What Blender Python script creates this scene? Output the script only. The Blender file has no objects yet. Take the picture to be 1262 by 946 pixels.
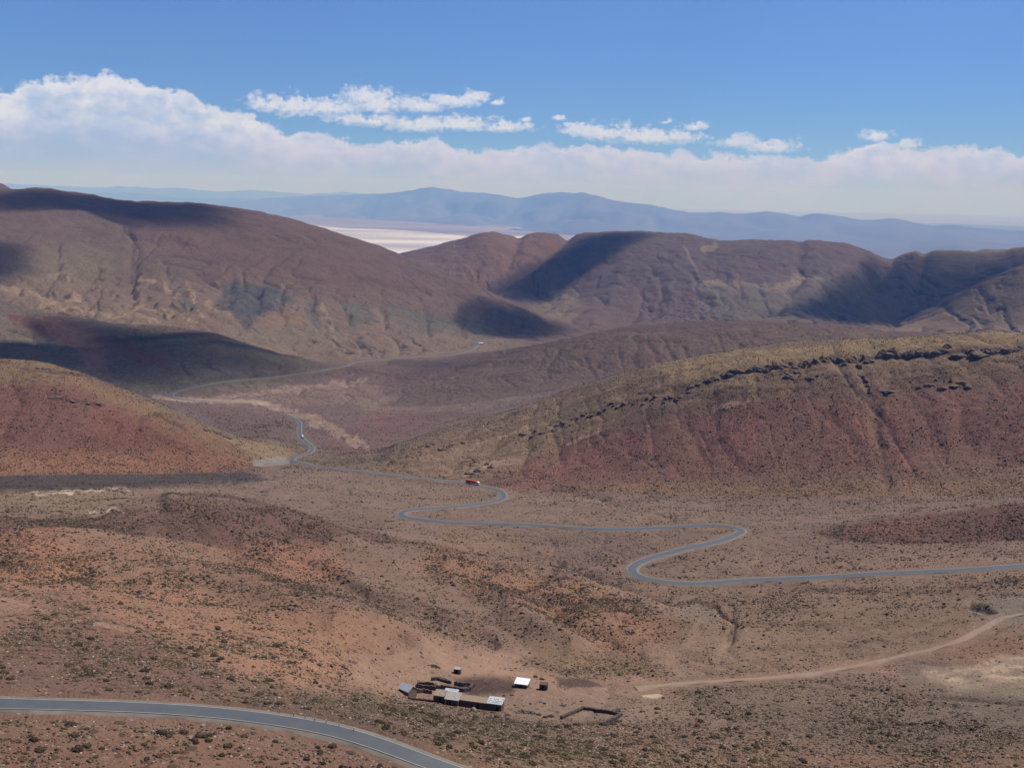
import bpy, bmesh, math, random
import numpy as np
from mathutils import Vector, Matrix

random.seed(7)
RNG = np.random.default_rng(11)
COL = bpy.context.scene.collection
SC = bpy.context.scene

# ------------------------------------------------------------------ camera
F = 1353.0; CX, CY = 631.0, 473.0
CAMZ = 1000.0
PITCH = math.radians(9.8); ROLL = math.radians(1.2)
ROT = Matrix.Rotation(math.radians(90) - PITCH, 3, 'X') @ Matrix.Rotation(ROLL, 3, 'Z')
RM = np.array(ROT)

cam_d = bpy.data.cameras.new('camera'); cam = bpy.data.objects.new('camera', cam_d)
COL.objects.link(cam); SC.camera = cam
cam.location = (0, 0, CAMZ); cam.rotation_euler = ROT.to_euler()
cam_d.sensor_width = 36; cam_d.lens = 36 * F / 1262.0
cam_d.clip_start = 1.0; cam_d.clip_end = 250000.0

def ray(px, py):
    """pixel -> azimuth, tan(elevation), works on arrays"""
    px = np.asarray(px, float); py = np.asarray(py, float)
    v = np.stack([(px - CX) / F, -(py - CY) / F, -np.ones_like(px)], -1)
    w = v @ RM.T
    h = np.hypot(w[..., 0], w[..., 1])
    return np.arctan2(w[..., 0], w[..., 1]), w[..., 2] / h

def project(X, Y, Z):
    w = np.stack([X, Y, Z - CAMZ], -1) @ RM
    return CX + F * w[..., 0] / -w[..., 2], CY - F * w[..., 1] / -w[..., 2]

# ------------------------------------------------------------------ numpy noise
def _hash(ix, iy, s):
    n = (ix * 374761393 + iy * 668265263 + s * 1442695041) & 0xFFFFFFFF
    n = ((n ^ (n >> 13)) * 1274126177) & 0xFFFFFFFF
    n = n ^ (n >> 16)
    return (n & 0xFFFFFF) / float(0xFFFFFF)

def vnoise(x, y, seed=0):
    ix = np.floor(x).astype(np.int64); iy = np.floor(y).astype(np.int64)
    fx = x - ix; fy = y - iy
    fx = fx * fx * fx * (fx * (fx * 6 - 15) + 10); fy = fy * fy * fy * (fy * (fy * 6 - 15) + 10)
    a = _hash(ix, iy, seed); b = _hash(ix + 1, iy, seed)
    c = _hash(ix, iy + 1, seed); d = _hash(ix + 1, iy + 1, seed)
    return (a + (b - a) * fx + (c - a) * fy + (a - b - c + d) * fx * fy) * 2 - 1

def fbm(x, y, oct=4, seed=0, gain=0.5):
    s = 0; a = 1.0; t = 0
    for i in range(oct):
        ca, sa = math.cos(i * 1.1 + .3), math.sin(i * 1.1 + .3)
        s = s + a * vnoise((x * ca - y * sa) * 2 ** i + 13.7 * i, (x * sa + y * ca) * 2 ** i - 7.1 * i, seed + i)
        t += a; a *= gain
    return s / t

def smooth(a, b, x):
    t = np.clip((x - a) / (b - a), 0, 1); return t * t * (3 - 2 * t)

# ------------------------------------------------------------------ terrain sections
# each section line: (pixel x, apparent pixel y, horizontal distance in m), near to far
CURVES = [
 [(-200,1250,100),(600,1250,100),(1450,1250,190)],
 [(-200,948,205),(0,950,200),(400,960,195),(570,975,190),(700,990,205),(800,975,250),(1000,965,290),(1262,955,325),(1450,955,335)],
 [(-200,855,245),(0,865,235),(250,881,228),(450,911,216),(560,937,208),(640,950,218),(720,938,262),(820,930,295),(1000,930,325),(1262,925,345),(1450,925,350)],
 [(-200,800,290),(0,805,290),(200,830,275),(350,850,270),(490,870,328),(560,879,338),(620,888,336),(700,895,335),(800,890,355),(1000,890,375),(1262,880,400),(1450,880,400)],
 [(-200,770,330),(0,775,330),(200,790,340),(350,815,345),(450,845,350),(520,858,372),(620,870,370),(700,872,376),(800,860,395),(1000,850,415),(1262,830,440),(1450,830,445)],
 [(-200,735,400),(0,740,400),(200,755,400),(400,790,390),(500,818,410),(620,832,420),(700,832,425),(800,828,435),(1000,815,458),(1100,800,475),(1262,765,510),(1450,740,530)],
 [(-200,690,470),(0,700,480),(200,710,500),(400,735,500),(500,745,510),(620,760,515),(800,745,560),(1000,740,570),(1262,720,600),(1450,715,600)],
 [(-200,655,620),(0,660,620),(200,662,640),(400,690,620),(500,700,620),(620,710,625),(775,705,640),(900,712,640),(1000,708,650),(1262,697,665),(1450,690,670)],
 [(-200,640,700),(0,640,700),(100,632,720),(200,612,740),(260,610,740),(330,621,735),(420,648,715),(500,664,715),(640,690,690),(700,690,700),(780,685,700),(915,672,710),(1000,672,720),(1262,665,760),(1450,660,760)],
 [(-200,605,860),(0,607,860),(100,603,860),(200,620,830),(330,640,830),(420,654,830),(500,642,850),(640,650,830),(780,652,820),(900,653,800),(1000,652,800),(1100,640,810),(1262,620,830),(1450,600,850)],
 [(-200,598,960),(0,600,930),(100,600,930),(200,598,960),(300,600,1000),(420,615,970),(520,622,960),(630,615,1010),(700,625,950),(800,630,930),(900,635,920),(1000,640,920),(1100,638,930),(1262,632,960),(1450,625,980)],
 [(-200,585,1120),(0,585,1100),(300,580,1150),(350,575,1220),(420,577,1220),(460,582,1190),(580,600,1145),(640,603,1130),(850,612,1080),(1000,613,1080),(1262,609,1100),(1450,607,1100)],
 [(-200,440,1360),(0,443,1350),(45,446,1345),(90,458,1330),(160,485,1310),(220,512,1290),(280,543,1270),(320,560,1275),(350,569,1290),(400,572,1280),(460,570,1260),(500,553,1290),(560,530,1340),(640,505,1370),(700,482,1390),(760,462,1370),(850,443,1340),(900,433,1340),(1000,420,1370),(1100,418,1390),(1200,411,1400),(1262,412,1410),(1450,405,1430)],
 [(-200,500,1600),(0,500,1600),(160,520,1600),(250,537,1600),(300,535,1600),(340,530,1650),(380,535,1680),(420,545,1600),(480,548,1600),(560,542,1620),(640,525,1650),(700,512,1650),(900,495,1650),(1262,480,1700),(1450,480,1700)],
 [(-200,495,2000),(0,490,2000),(160,500,2050),(220,498,2080),(300,500,2130),(340,505,2160),(420,507,2180),(480,507,2200),(560,498,2250),(640,487,2300),(700,478,2300),(900,465,2300),(1262,455,2300),(1450,455,2300)],
 [(-200,350,2700),(0,372,2650),(60,385,2600),(150,398,2550),(260,410,2550),(300,424,2560),(380,446,2650),(430,457,2750),(480,460,2750),(540,455,2750),(620,434,2800),(700,420,2750),(760,411,2720),(870,401,2700),(950,402,2700),(1040,404,2700),(1090,413,2700),(1262,425,2700),(1450,425,2700)],
 [(-200,400,3000),(0,405,3000),(150,415,2950),(260,424,2950),(300,434,2950),(380,452,2980),(430,446,3050),(500,440,3150),(590,430,3400),(640,435,3400),(700,430,3500),(760,422,3600),(870,415,3700),(950,415,3700),(1040,415,3700),(1262,415,3600),(1450,415,3600)],
 [(-200,325,3600),(0,335,3600),(150,350,3600),(260,358,3600),(380,368,3650),(430,378,3650),(500,388,3700),(590,405,3750),(640,411,3800),(700,413,3900),(740,411,4200),(870,408,4300),(950,405,4200),(1040,410,4200),(1100,412,4100),(1262,408,4100),(1450,405,4100)],
 [(-200,228,4900),(0,232,4800),(50,231,4800),(100,236,4800),(160,246,4750),(200,248,4700),(270,254,4700),(350,268,4600),(390,279,4550),(420,289,4500),(490,312,4450),(540,330,4400),(600,358,4300),(660,386,4250),(720,406,4250),(760,405,4500),(800,390,4800),(870,385,4800),(950,385,4800),(1040,392,4700),(1100,396,4500),(1140,383,4500),(1180,362,4500),(1220,342,4500),(1262,325,4500),(1450,280,4600)],
 [(-200,260,5600),(0,262,5600),(270,285,5600),(420,315,5500),(490,335,5400),(540,345,5400),(600,362,5300),(660,378,5200),(700,372,5250),(740,358,5300),(800,345,5300),(870,343,5300),(950,345,5300),(1040,352,5300),(1100,385,5200),(1180,375,5200),(1262,350,5300),(1450,300,5400)],
 [(-200,212,6500),(-30,220,6500),(2,227,6500),(16,234,6500),(60,247,6500),(270,285,6500),(420,312,6500),(480,318,6400),(500,313,6300),(530,305,6300),(560,296,6300),(605,285,6300),(640,291,6300),(665,287,6400),(700,291,6300),(730,288,6200),(800,286,6200),(840,287,6200),(890,297,6200),(950,297,6300),(1000,296,6300),(1040,299,6400),(1068,307,6450),(1090,317,6500),(1140,309,6400),(1200,309,6400),(1262,305,6300),(1450,300,6300)],
 [(-200,330,9800),(600,345,9500),(1450,360,9500)],
]
NC = len(CURVES)
NAZ = 1180
AZ = np.radians(np.linspace(-33, 33, NAZ))

def pchip_slopes(x, y):
    h = np.diff(x, axis=-1); d = np.diff(y, axis=-1) / h
    m = np.zeros_like(y)
    w1 = 2 * h[..., 1:] + h[..., :-1]; w2 = h[..., 1:] + 2 * h[..., :-1]
    ok = d[..., 1:] * d[..., :-1] > 0
    with np.errstate(all='ignore'):
        hm = (w1 + w2) / (w1 / d[..., :-1] + w2 / d[..., 1:])
    m[..., 1:-1] = np.where(ok, hm, 0)
    m[..., 0] = d[..., 0]; m[..., -1] = d[..., -1]
    return m

def pchip1(x, y, xq):
    x = np.array(x, float); y = np.array(y, float)
    m = pchip_slopes(x[None], y[None])[0]
    xq = np.clip(xq, x[0], x[-1])
    k = np.clip(np.searchsorted(x, xq) - 1, 0, len(x) - 2)
    h = x[k + 1] - x[k]; t = (xq - x[k]) / h
    return ((2*t**3-3*t**2+1)*y[k] + (t**3-2*t**2+t)*h*m[k] + (-2*t**3+3*t**2)*y[k+1] + (t**3-t**2)*h*m[k+1])

DK = np.zeros((NAZ, NC)); TK = np.zeros((NAZ, NC))
for k, c in enumerate(CURVES):
    a = np.array(c, float)
    az, te = ray(a[:, 0], a[:, 1])
    DK[:, k] = pchip1(az, a[:, 2], AZ)
    TK[:, k] = pchip1(az, te, AZ)
for k in range(1, NC):
    DK[:, k] = np.maximum(DK[:, k], DK[:, k - 1] + 8)
ZK = DK * TK
# rows of the sheet: spread by how much of the picture each band covers
_, PYK = project(DK * np.sin(AZ)[:, None], DK * np.cos(AZ)[:, None], ZK + CAMZ)
NR = [int(np.clip(np.abs(np.diff(PYK, axis=1))[:, k].max() * 1.15, 12, 170)) for k in range(NC - 1)]
NR[0] = 30; NR[-1] = 20
MK = pchip_slopes(DK, ZK)
Dl, Zl, Bl, Tl = [], [], [], []
for k in range(NC - 1):
    n = NR[k]
    t = (np.arange(n) / n)[None, :]
    if k == NC - 2: t = (np.arange(n) / (n - 1))[None, :]
    h = (DK[:, k + 1] - DK[:, k])[:, None]
    D = DK[:, k:k+1] + h * t
    Z = ((2*t**3-3*t**2+1)*ZK[:, k:k+1] + (t**3-2*t**2+t)*h*MK[:, k:k+1]
         + (-2*t**3+3*t**2)*ZK[:, k+1:k+2] + (t**3-t**2)*h*MK[:, k+1:k+2])
    Dl.append(D); Zl.append(Z); Bl.append(np.full(n, k)); Tl.append(t[0])
D = np.concatenate(Dl, 1); Z = np.concatenate(Zl, 1) + CAMZ
BAND = np.concatenate(Bl); TT = np.concatenate(Tl)
NROW = D.shape[1]
X = D * np.sin(AZ)[:, None]; Y = D * np.cos(AZ)[:, None]
PX, PY = project(X, Y, Z)            # where each vertex of the plain relief sits in the photograph
BT = BAND + TT                        # continuous section coordinate
BT2 = np.broadcast_to(BT[None, :], D.shape)
print('grid', D.shape, NR)

# ------------------------------------------------------------------ relief detail
amp_k = [1.2,1.0,.7,1.0,.4,.8,1.4,1.4,1.3,1.0,1.0,1.5,4.5,4,4,9,8,10,16,18,18,5]
amp = np.interp(BT, np.arange(NC), amp_k)[None, :]
lam = 16 + amp * 11
DZ = amp * fbm(X / 62, Y / 62, 4, 3) * np.where(amp < 3, 1, .35)
hi = smooth(3, 8, amp)
DZ = DZ + amp * .9 * hi * fbm(X / 330, Y / 330, 5, 21)
# fine run-off folds, mostly down the slope
ARC = np.broadcast_to(AZ[:, None], D.shape) * D

def gully(lam_s, lam_d, seed, warp=1.0):
    w = fbm(ARC / (lam_s * 3), D / (lam_s * 3), 3, seed + 50) * warp
    return 1 - np.abs(vnoise(ARC / lam_s + w, D / lam_d + w, seed)) * 1.6

def bandmask(b0, b1, soft=.35):
    return smooth(b0, b0 + soft, BT2) * (1 - smooth(b1 - soft, b1, BT2))

DZ = DZ - 3.0 * bandmask(11, 12.2) * np.clip(gully(46, 260, 5), 0, 1) ** 2 * smooth(455, 520, np.where(PX < 400, PY + 300, PX))
DZ = DZ - 1.2 * bandmask(11, 12.2) * np.clip(gully(17, 90, 6), 0, 1) ** 2
DZ = DZ - 4 * bandmask(14, 15.1) * np.clip(gully(70, 500, 7, 1.6), 0, 1) ** 2
DZ = DZ - 10 * bandmask(16, 18) * np.clip(gully(120, 600, 8, 2.4), 0, 1) ** 2 * (PX < 760) * smooth(250, 345, PY)
DZ = DZ - 10 * bandmask(16, 17.9) * np.clip(gully(40, 220, 9, 2.6), 0, 1) * (.4 + .6 * smooth(-.3, .4, fbm(X / 500, Y / 500, 2, 77))) * (PX < 760) * smooth(320, 360, PY)
DZ = DZ - 11 * bandmask(17.5, 20.1) * np.clip(gully(210, 900, 10, 1.5), 0, 1) ** 2 * (PX > 560)
DZ = DZ - 9 * bandmask(17.5, 19.8) * np.clip(gully(60, 330, 12, 1.5), 0, 1) * (PX > 620)
DZ = DZ - 1.3 * bandmask(3, 10.9) * np.clip(gully(60, 160, 13, 2.2), 0, 1) ** 3
w3 = fbm(X / 160, Y / 160, 4, 140) * 1.2
rid = 1 - np.abs(fbm(ARC / 110 + w3 * .8, D / 650 + w3, 4, 141, .55)) * 2.8
DZ = DZ - 12 * (.25 + .75 * smooth(-.2, .35, fbm(X / 600, Y / 600, 3, 145))) * bandmask(15.9, 20.3, .5) * np.clip(rid, 0, 1) ** 2 * smooth(300, 345, np.where(PX < 735, PY, 400))
DZ = DZ + 1.8 * bandmask(14, 20.3, .5) * fbm(X / 55, Y / 55, 4, 150)
DZ = DZ - 3 * bandmask(13.9, 15.5, .5) * np.clip(1 - np.abs(fbm(ARC / 50 + w3, D / 150, 4, 143, .6)) * 2.4, 0, 1) ** 2
# gentle swells of the orange foreground slope
DZ = DZ + 3.2 * bandmask(3.5, 8.3, 1.2) * fbm(X / 120 + Y / 420, Y / 150, 3, 91) * smooth(760, 500, PX)

def seg_dist(poly, bx, by):
    best = np.full(bx.shape, 1e9); tt = np.zeros(bx.shape)
    n = len(poly) - 1
    for i in range(n):
        x0, y0 = poly[i]; x1, y1 = poly[i + 1]
        dx, dy = x1 - x0, y1 - y0
        t = np.clip(((bx - x0) * dx + (by - y0) * dy) / (dx * dx + dy * dy + 1e-9), 0, 1)
        d = np.hypot(bx - x0 - t * dx, by - y0 - t * dy)
        m = d < best; best[m] = d[m]; tt[m] = (i + t[m]) / n
    return best, tt

def region(poly, pad, b0=0, b1=99):
    p = np.array(poly)
    return ((PX > p[:, 0].min() - pad) & (PX < p[:, 0].max() + pad) & (PY > p[:, 1].min() - pad)
            & (PY < p[:, 1].max() + pad) & (BT2 >= b0) & (BT2 <= b1))

NXW = fbm(PX / 9, PY / 9, 4, 71); NYW = fbm(PX / 9 + 50, PY / 9, 4, 75)     # wander for outlines
LXW = fbm(PX / 70, PY / 45, 2, 171); LYW = fbm(PX / 70 + 20, PY / 45, 2, 175)
def carve(poly, w, depth, b0=0, b1=99, wob=2.0, slow=0):
    m = region(poly, w * 3, b0, b1)
    d, _ = seg_dist(poly, PX[m] + NXW[m] * wob + LXW[m] * slow, PY[m] + NYW[m] * wob + LYW[m] * slow)
    DZ[m] -= depth * np.exp(-(d / w) ** 2)

# ravines of the big hill on the left
for p, w, dep in [([(160,290),(165,330),(160,380)],5,16),([(72,300),(71,330),(55,365)],4,14),([(225,300),(168,296),(150,280)],5,16),
                  ([(160,335),(158,358),(190,375),(205,390)],4,18),([(120,330),(95,365),(60,385)],4,14),([(125,345),(115,385),(105,400)],3,10),
                  ([(245,355),(235,372),(222,382)],5,14),([(205,330),(212,360),(230,375)],3,10),([(285,345),(280,372),(262,380)],6,18),
                  ([(320,350),(315,380),(300,398)],5,14),([(385,360),(382,380),(400,400)],5,16),([(420,368),(430,395)],4,12),
                  ([(470,378),(475,398)],4,12),([(520,380),(530,405)],4,12),([(565,390),(572,408)],4,12),([(180,375),(200,395)],3,10),
                  ([(350,352),(345,385),(350,400)],4,10),([(30,350),(10,372)],3,10)]:
    carve(p, w * 1.15, dep * .55, 16, 18, 6)
# ravines of the middle hills
for p, w, dep in [([(700,290),(660,325),(605,355)],7,42),([(640,291),(625,330),(595,350)],6,20),([(985,300),(985,340),(960,380)],9,22),
                  ([(1000,330),(975,350),(950,385)],6,18),([(1100,320),(1075,350),(1000,395)],9,35),([(1140,309),(1130,350),(1095,400)],8,30),
                  ([(1240,312),(1150,350),(1110,390)],8,20),([(1010,360),(1060,385),(1075,400)],6,18)]:
    carve(p, w, dep * .75, 18, 20.4)
for p, w, dep in [([(720,440),(735,465),(700,480)],3,5),([(762,430),(768,455),(730,478)],3,5),([(800,425),(812,445),(800,460)],4,7),
                  ([(820,425),(830,440)],3,6),([(842,425),(850,445)],3,6),([(885,412),(890,430)],3,5)]:
    carve(p, w, dep * .6, 14, 15.3)
# gullies of the red hill on the right
for p, w, dep in [([(1062,445),(1072,480),(1085,560),(1095,600)],7,9),([(1100,455),(1082,500),(1080,540)],5,6),([(928,470),(930,485)],5,3),
                  ([(700,540),(660,585)],6,4),([(1185,480),(1185,560)],8,4),([(980,480),(975,590)],9,3),([(880,490),(850,590)],9,3)]:
    carve(p, w * 1.3, dep * .42, 11, 12.3)
# spurs and folds of the foreground slope and the basin
for p, w, up, b0, b1 in [([(215,622),(330,640),(440,676),(540,700),(650,760),(700,800)],13,5.0,4,9),([(-60,650),(100,668),(260,700),(400,745),(520,790)],13,5.0,4,9),
                 ([(300,660),(390,690),(470,725),(560,765)],8,2.5,4,9),([(-60,765),(100,775),(250,800),(380,826)],9,2.2,3,7),([(720,755),(900,765),(1100,760),(1262,745)],9,1.8,4.5,8),
                 ([(620,668),(720,678),(770,695)],6,2.0,6,10),([(330,600),(450,615),(560,632)],5,1.8,8.5,11.5),([(690,618),(820,636),(960,648)],4,2.0,8.8,11)]:
    carve(p, w, -up, b0, b1, .35, 12)
for p, w, dn, b0, b1 in [([(-60,690),(150,712),(330,750),(470,800)],8,3.0,4,9),([(240,655),(360,690),(470,735),(600,790)],7,3.0,4,9),([(680,700),(640,720),(700,770),(790,810)],7,2.5,4,9)]:
    carve(p, w, dn, b0, b1, .35, 12)
# creek beds of the valley floor
WASH = [[(325,496),(360,510),(400,525),(425,545),(445,552)],
        [(260,492),(300,488),(370,476),(440,470)],
        [(680,603),(740,612),(790,625),(830,640)],
        [(690,690),(740,712),(790,728),(830,742),(880,745),(905,770),(900,790)],
        [(230,640),(330,622),(420,650),(500,664),(600,680),(690,692)],
        [(430,605),(330,590),(200,600)]]
for p, dep in zip(WASH, (2.5, 2, 2.2, 1.8, 1.5, 2)):
    carve(p, 3.2, dep, 5, 15, 3)
carve([(1195,750),(1210,753),(1225,757)], 2.5, 2.5, 4, 7, .5)
# rocky step of the red hill on the right (hard grey band near its top)
STEP = [(560,560),(600,548),(700,520),(760,497),(850,472),(900,458),(1000,447),(1100,436),(1150,434),(1200,428),(1262,425),(1450,420)]
m = region(STEP, 30, 11, 13)
sx = np.array([p[0] for p in STEP]); sy = np.array([p[1] for p in STEP])
below = (PY + NYW * 4) - np.interp(PX, sx, sy)
DZ = DZ + 3.6 * (.55 + .9 * fbm(X / 60, Y / 60, 3, 120)) * bandmask(11, 13.0, .1) * (1 - smooth(-1, 2.5, below)) * smooth(-40, -4, below) * smooth(560, 800, PX)

for off, hgt in ((10, 1.6), (19, 1.8), (29, 1.2)):
    DZ = DZ + hgt * (.4 + 1.2 * fbm(X / 45, Y / 45, 3, 130 + off)) * bandmask(11, 13.0, .1) * (1 - smooth(off - 1, off + 2.0, below)) * smooth(off - 12, off - 2, below) * smooth(640, 860, PX)
ZF = Z + DZ
NVZ = ZF  # final heights

# ------------------------------------------------------------------ picking points on the relief
def ground(px, py, b0=0, b1=99):
    az, te = ray(px, py)
    fi = np.interp(az, AZ, np.arange(NAZ)); i = int(fi); i = min(max(i, 0), NAZ - 2); f = fi - i
    d = D[i] * (1 - f) + D[i + 1] * f
    z = ZF[i] * (1 - f) + ZF[i + 1] * f
    tv = (z - CAMZ) / d
    ok = np.where((tv >= te) & (BT >= b0) & (BT <= b1))[0]
    if len(ok) == 0:
        sel = np.where((BT >= b0) & (BT <= b1))[0]; j = sel[np.argmax(tv[sel])]; t = 0
    else:
        j = ok[0]; t = 0
        if j > 0 and BT[j - 1] >= b0:
            t = (tv[j] - te) / (tv[j] - tv[j - 1] + 1e-12); t = min(max(t, 0), 1)
    dd = d[j] * (1 - t) + d[j - 1] * t if j > 0 else d[j]
    zz = z[j] * (1 - t) + z[j - 1] * t if j > 0 else z[j]
    return Vector((dd * math.sin(az), dd * math.cos(az), zz))

def height_at(x, y):
    az = math.atan2(x, y); dist = math.hypot(x, y)
    fi = np.interp(az, AZ, np.arange(NAZ)); i = min(max(int(fi), 0), NAZ - 2); f = fi - i
    return float(np.interp(dist, D[i], ZF[i]) * (1 - f) + np.interp(dist, D[i + 1], ZF[i + 1]) * f)

# ------------------------------------------------------------------ roads: centre lines
def catmull(pts, step):
    P = [np.array(p, float) for p in pts]
    P = [2 * P[0] - P[1]] + P + [2 * P[-1] - P[-2]]
    out = []
    for i in range(1, len(P) - 2):
        n = max(2, int(np.linalg.norm(P[i + 1] - P[i]) / step))
        for s in range(n):
            t = s / n
            out.append(.5 * ((2*P[i]) + (-P[i-1]+P[i+1])*t + (2*P[i-1]-5*P[i]+4*P[i+1]-P[i+2])*t*t + (-P[i-1]+3*P[i]-3*P[i+1]+P[i+2])*t**3))
    out.append(P[-2]); return np.array(out)

def resample(P, step):
    s = np.concatenate([[0], np.cumsum(np.linalg.norm(np.diff(P[:, :2], axis=0), axis=1))])
    q = np.arange(0, s[-1], step)
    return np.stack([np.interp(q, s, P[:, i]) for i in range(P.shape[1])], 1)

def gsmooth(a, n):
    if n < 1: return a
    k = np.exp(-.5 * (np.arange(-3 * n, 3 * n + 1) / n) ** 2); k /= k.sum()
    out = a.copy()
    for i in range(a.shape[1]):
        pad = np.pad(a[:, i], 3 * n, mode='reflect', reflect_type='odd'); out[:, i] = np.convolve(pad, k, 'valid')
    return out

def road_line(px_pts, b, step=2.0, sm=3, smz=8):
    w = [ground(p[0], p[1], *(p[2:] if len(p) > 2 else b)) for p in px_pts]
    P = resample(catmull(w, step), step)
    P = gsmooth(P, sm)
    z = np.array([height_at(x, y) for x, y, _ in P])
    P[:, 2] = gsmooth(z[:, None], smz)[:, 0]
    return P

R_NEAR = road_line([(-190,857),(-90,861),(0,865),(100,869),(200,875),(300,885),(400,898),(450,909),(500,921),(560,937),(600,949),(660,970),(760,1012)], (1, 3), 1.0, 6, 20)
R_MID = road_line([(1440,686),(1350,691),(1262,697),(1180,702),(1100,706),(1000,712),(920,717),(860,718),(815,715),(785,709),(776,703),(783,696),(805,688),(850,674),(890,663),(912,657),(912,651),(885,648),(850,648.5),(780,651),(720,650.5),(640,647),(560,643),(510,638),(493,634),(503,629),(550,624.5),(595,620),(618,614),(619,607),(600,600.5),(560,594),(500,587),(440,580),(400,574),(370,570),(358,567),(366,562),(382,557),(385,551),(378,545),(370,537),(369,528),(369,521),(360,514),(345,509.5)],
                 (6.5, 15), 2.0, 5, 12)
R_FAR = road_line([(300,497),(240,493),(212,490),(206,485),(232,478),(300,469),(350,463),(390,458),(425,451),(440,446),(500,441),(550,438),(575,434),(585,428),(592,421),(602,418.5),(650,418)], (13.5, 18), 4.0, 5, 12)
R_DIRT = road_line([(1440,728),(1340,742),(1262,757),(1232,762),(1190,786),(1150,799),(1100,811),(1050,821),(1000,829),(940,835),(880,839),(830,843),(780,848)], (3, 7), 2.0, 4, 6)
ROADS = [(R_NEAR, 4.6), (R_MID, 5.8), (R_FAR, 12), (R_DIRT, 2.6)]

# bed the roads into the relief
flat = ZF.ravel(); XF = X.ravel(); YF = Y.ravel()
NEARROAD = np.full(XF.shape, 1e3)
CELL = 25.0
key = (np.floor(XF / CELL).astype(np.int64) + 4000) * 10000 + np.floor(YF / CELL).astype(np.int64) + 1000
order = np.argsort(key, kind='stable'); ks = key[order]
for P, hw in ROADS:
    cells = {}
    for i, p in enumerate(P):
        cx, cy = int(math.floor(p[0] / CELL)), int(math.floor(p[1] / CELL))
        for a in (-1, 0, 1):
            for b in (-1, 0, 1):
                cells.setdefault((cx + a, cy + b), []).append(i)
    newz = flat.copy()
    for (cx, cy), idx in cells.items():
        kk = (cx + 4000) * 10000 + cy + 1000
        a, b = np.searchsorted(ks, kk), np.searchsorted(ks, kk + 1)
        if a == b: continue
        vi = order[a:b]; idx = np.array(idx)
        for c in range(0, len(vi), 20000):
            v = vi[c:c + 20000]
            dd = np.hypot(XF[v][:, None] - P[idx, 0][None], YF[v][:, None] - P[idx, 1][None])
            j = dd.argmin(1); dm = dd[np.arange(len(v)), j]
            w = 1 - smooth(hw + .8, hw + 9, dm)
            rz = P[idx[j], 2] - .22
            newz[v] = flat[v] * (1 - w) + rz * w
            NEARROAD[v] = np.minimum(NEARROAD[v], dm - hw)
    flat[:] = newz
ZF = flat.reshape(D.shape)

# level pads of the settlement get no carving; soil colours -----------------------------------------
def lin(c):
    return np.array([((v / 255 + .055) / 1.055) ** 2.4 if v > 10 else v / 255 / 12.92 for v in c])
K = 0.66
def S(r, g, b, k=1.0):
    c = lin((r, g, b)); y = c @ np.array([.3, .55, .15])
    return (c * .85 + y * .15) * K * k * np.array([1.09, .985, .86])

SOIL = np.zeros(D.shape + (3,)); SOIL[:] = S(120, 98, 88)
SPK = np.full(D.shape, .45)        # how densely low scrub speckles the ground
base_k = [(124,98,86)]*2+[(124,99,88),(124,102,92),(134,110,97),(134,110,96),(130,107,93),(127,104,92),(122,101,91),(120,101,92),(122,103,94),(118,100,91),
          (112,100,82),(104,88,86),(106,90,88),(92,76,76),(108,98,88),(102,90,84),(96,82,80),(92,80,80),(92,80,80),(100,88,84)]
bk = np.array([S(*c) for c in base_k])
for c in range(3): SOIL[..., c] = np.interp(BT2, np.arange(NC), bk[:, c])
SPK = np.interp(BT2, np.arange(NC), [.5,.5,.5,.5,.2,.24,.28,.32,.38,.25,.2,.5,.5,.4,.35,.3,.3,.2,.25,.3,.3,.2])

WX = fbm(PX / 38, PY / 22, 5, 31); WY = fbm(PX / 38 + 9, PY / 22, 5, 35)
FN = fbm(X / 9, Y / 9, 4, 44)
def paint(poly, col, feather=8, amt=1.0, wob=8, b=(0, 99), spk=None, patchy=0.0, k=1.0):
    m = region(poly, feather + wob + 2, *b)
    if not m.any(): return
    bx = PX[m] + WX[m] * wob + NXW[m] * wob * .35; by = PY[m] + WY[m] * wob * .6 + NYW[m] * wob * .35
    pts = list(poly) + [poly[0]]
    d, _ = seg_dist(pts, bx, by)
    inside = np.zeros(bx.shape, bool)
    for i in range(len(poly)):
        x0, y0 = pts[i]; x1, y1 = pts[i + 1]
        c = ((y0 > by) != (y1 > by)) & (bx < (x1 - x0) * (by - y0) / (y1 - y0 + 1e-9) + x0)
        inside ^= c
    sd = np.where(inside, -d, d)
    w = (1 - smooth(-feather, feather, sd)) * amt
    if patchy: w = w * np.clip(1 - patchy + patchy * (FN[m] * 1.6 + WX[m] + .6), 0, 1)
    SOIL[m] = SOIL[m] * (1 - w[:, None]) + S(*col, k=k) * w[:, None]
    if spk is not None: SPK[m] = SPK[m] * (1 - w) + spk * w

def streak(poly, width, col, amt=1.0, wob=2, b=(0, 99), spk=None, patchy=0.0):
    m = region(poly, width * 2 + wob, *b)
    d, _ = seg_dist(poly, PX[m] + NXW[m] * wob, PY[m] + NYW[m] * wob)
    w = (1 - smooth(width * .5, width, d)) * amt
    if patchy: w = w * np.clip(1 - patchy + patchy * (FN[m] * 1.6 + .6), 0, 1)
    SOIL[m] = SOIL[m] * (1 - w[:, None]) + S(*col) * w[:, None]
    if spk is not None: SPK[m] = SPK[m] * (1 - w) + spk * w

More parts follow.
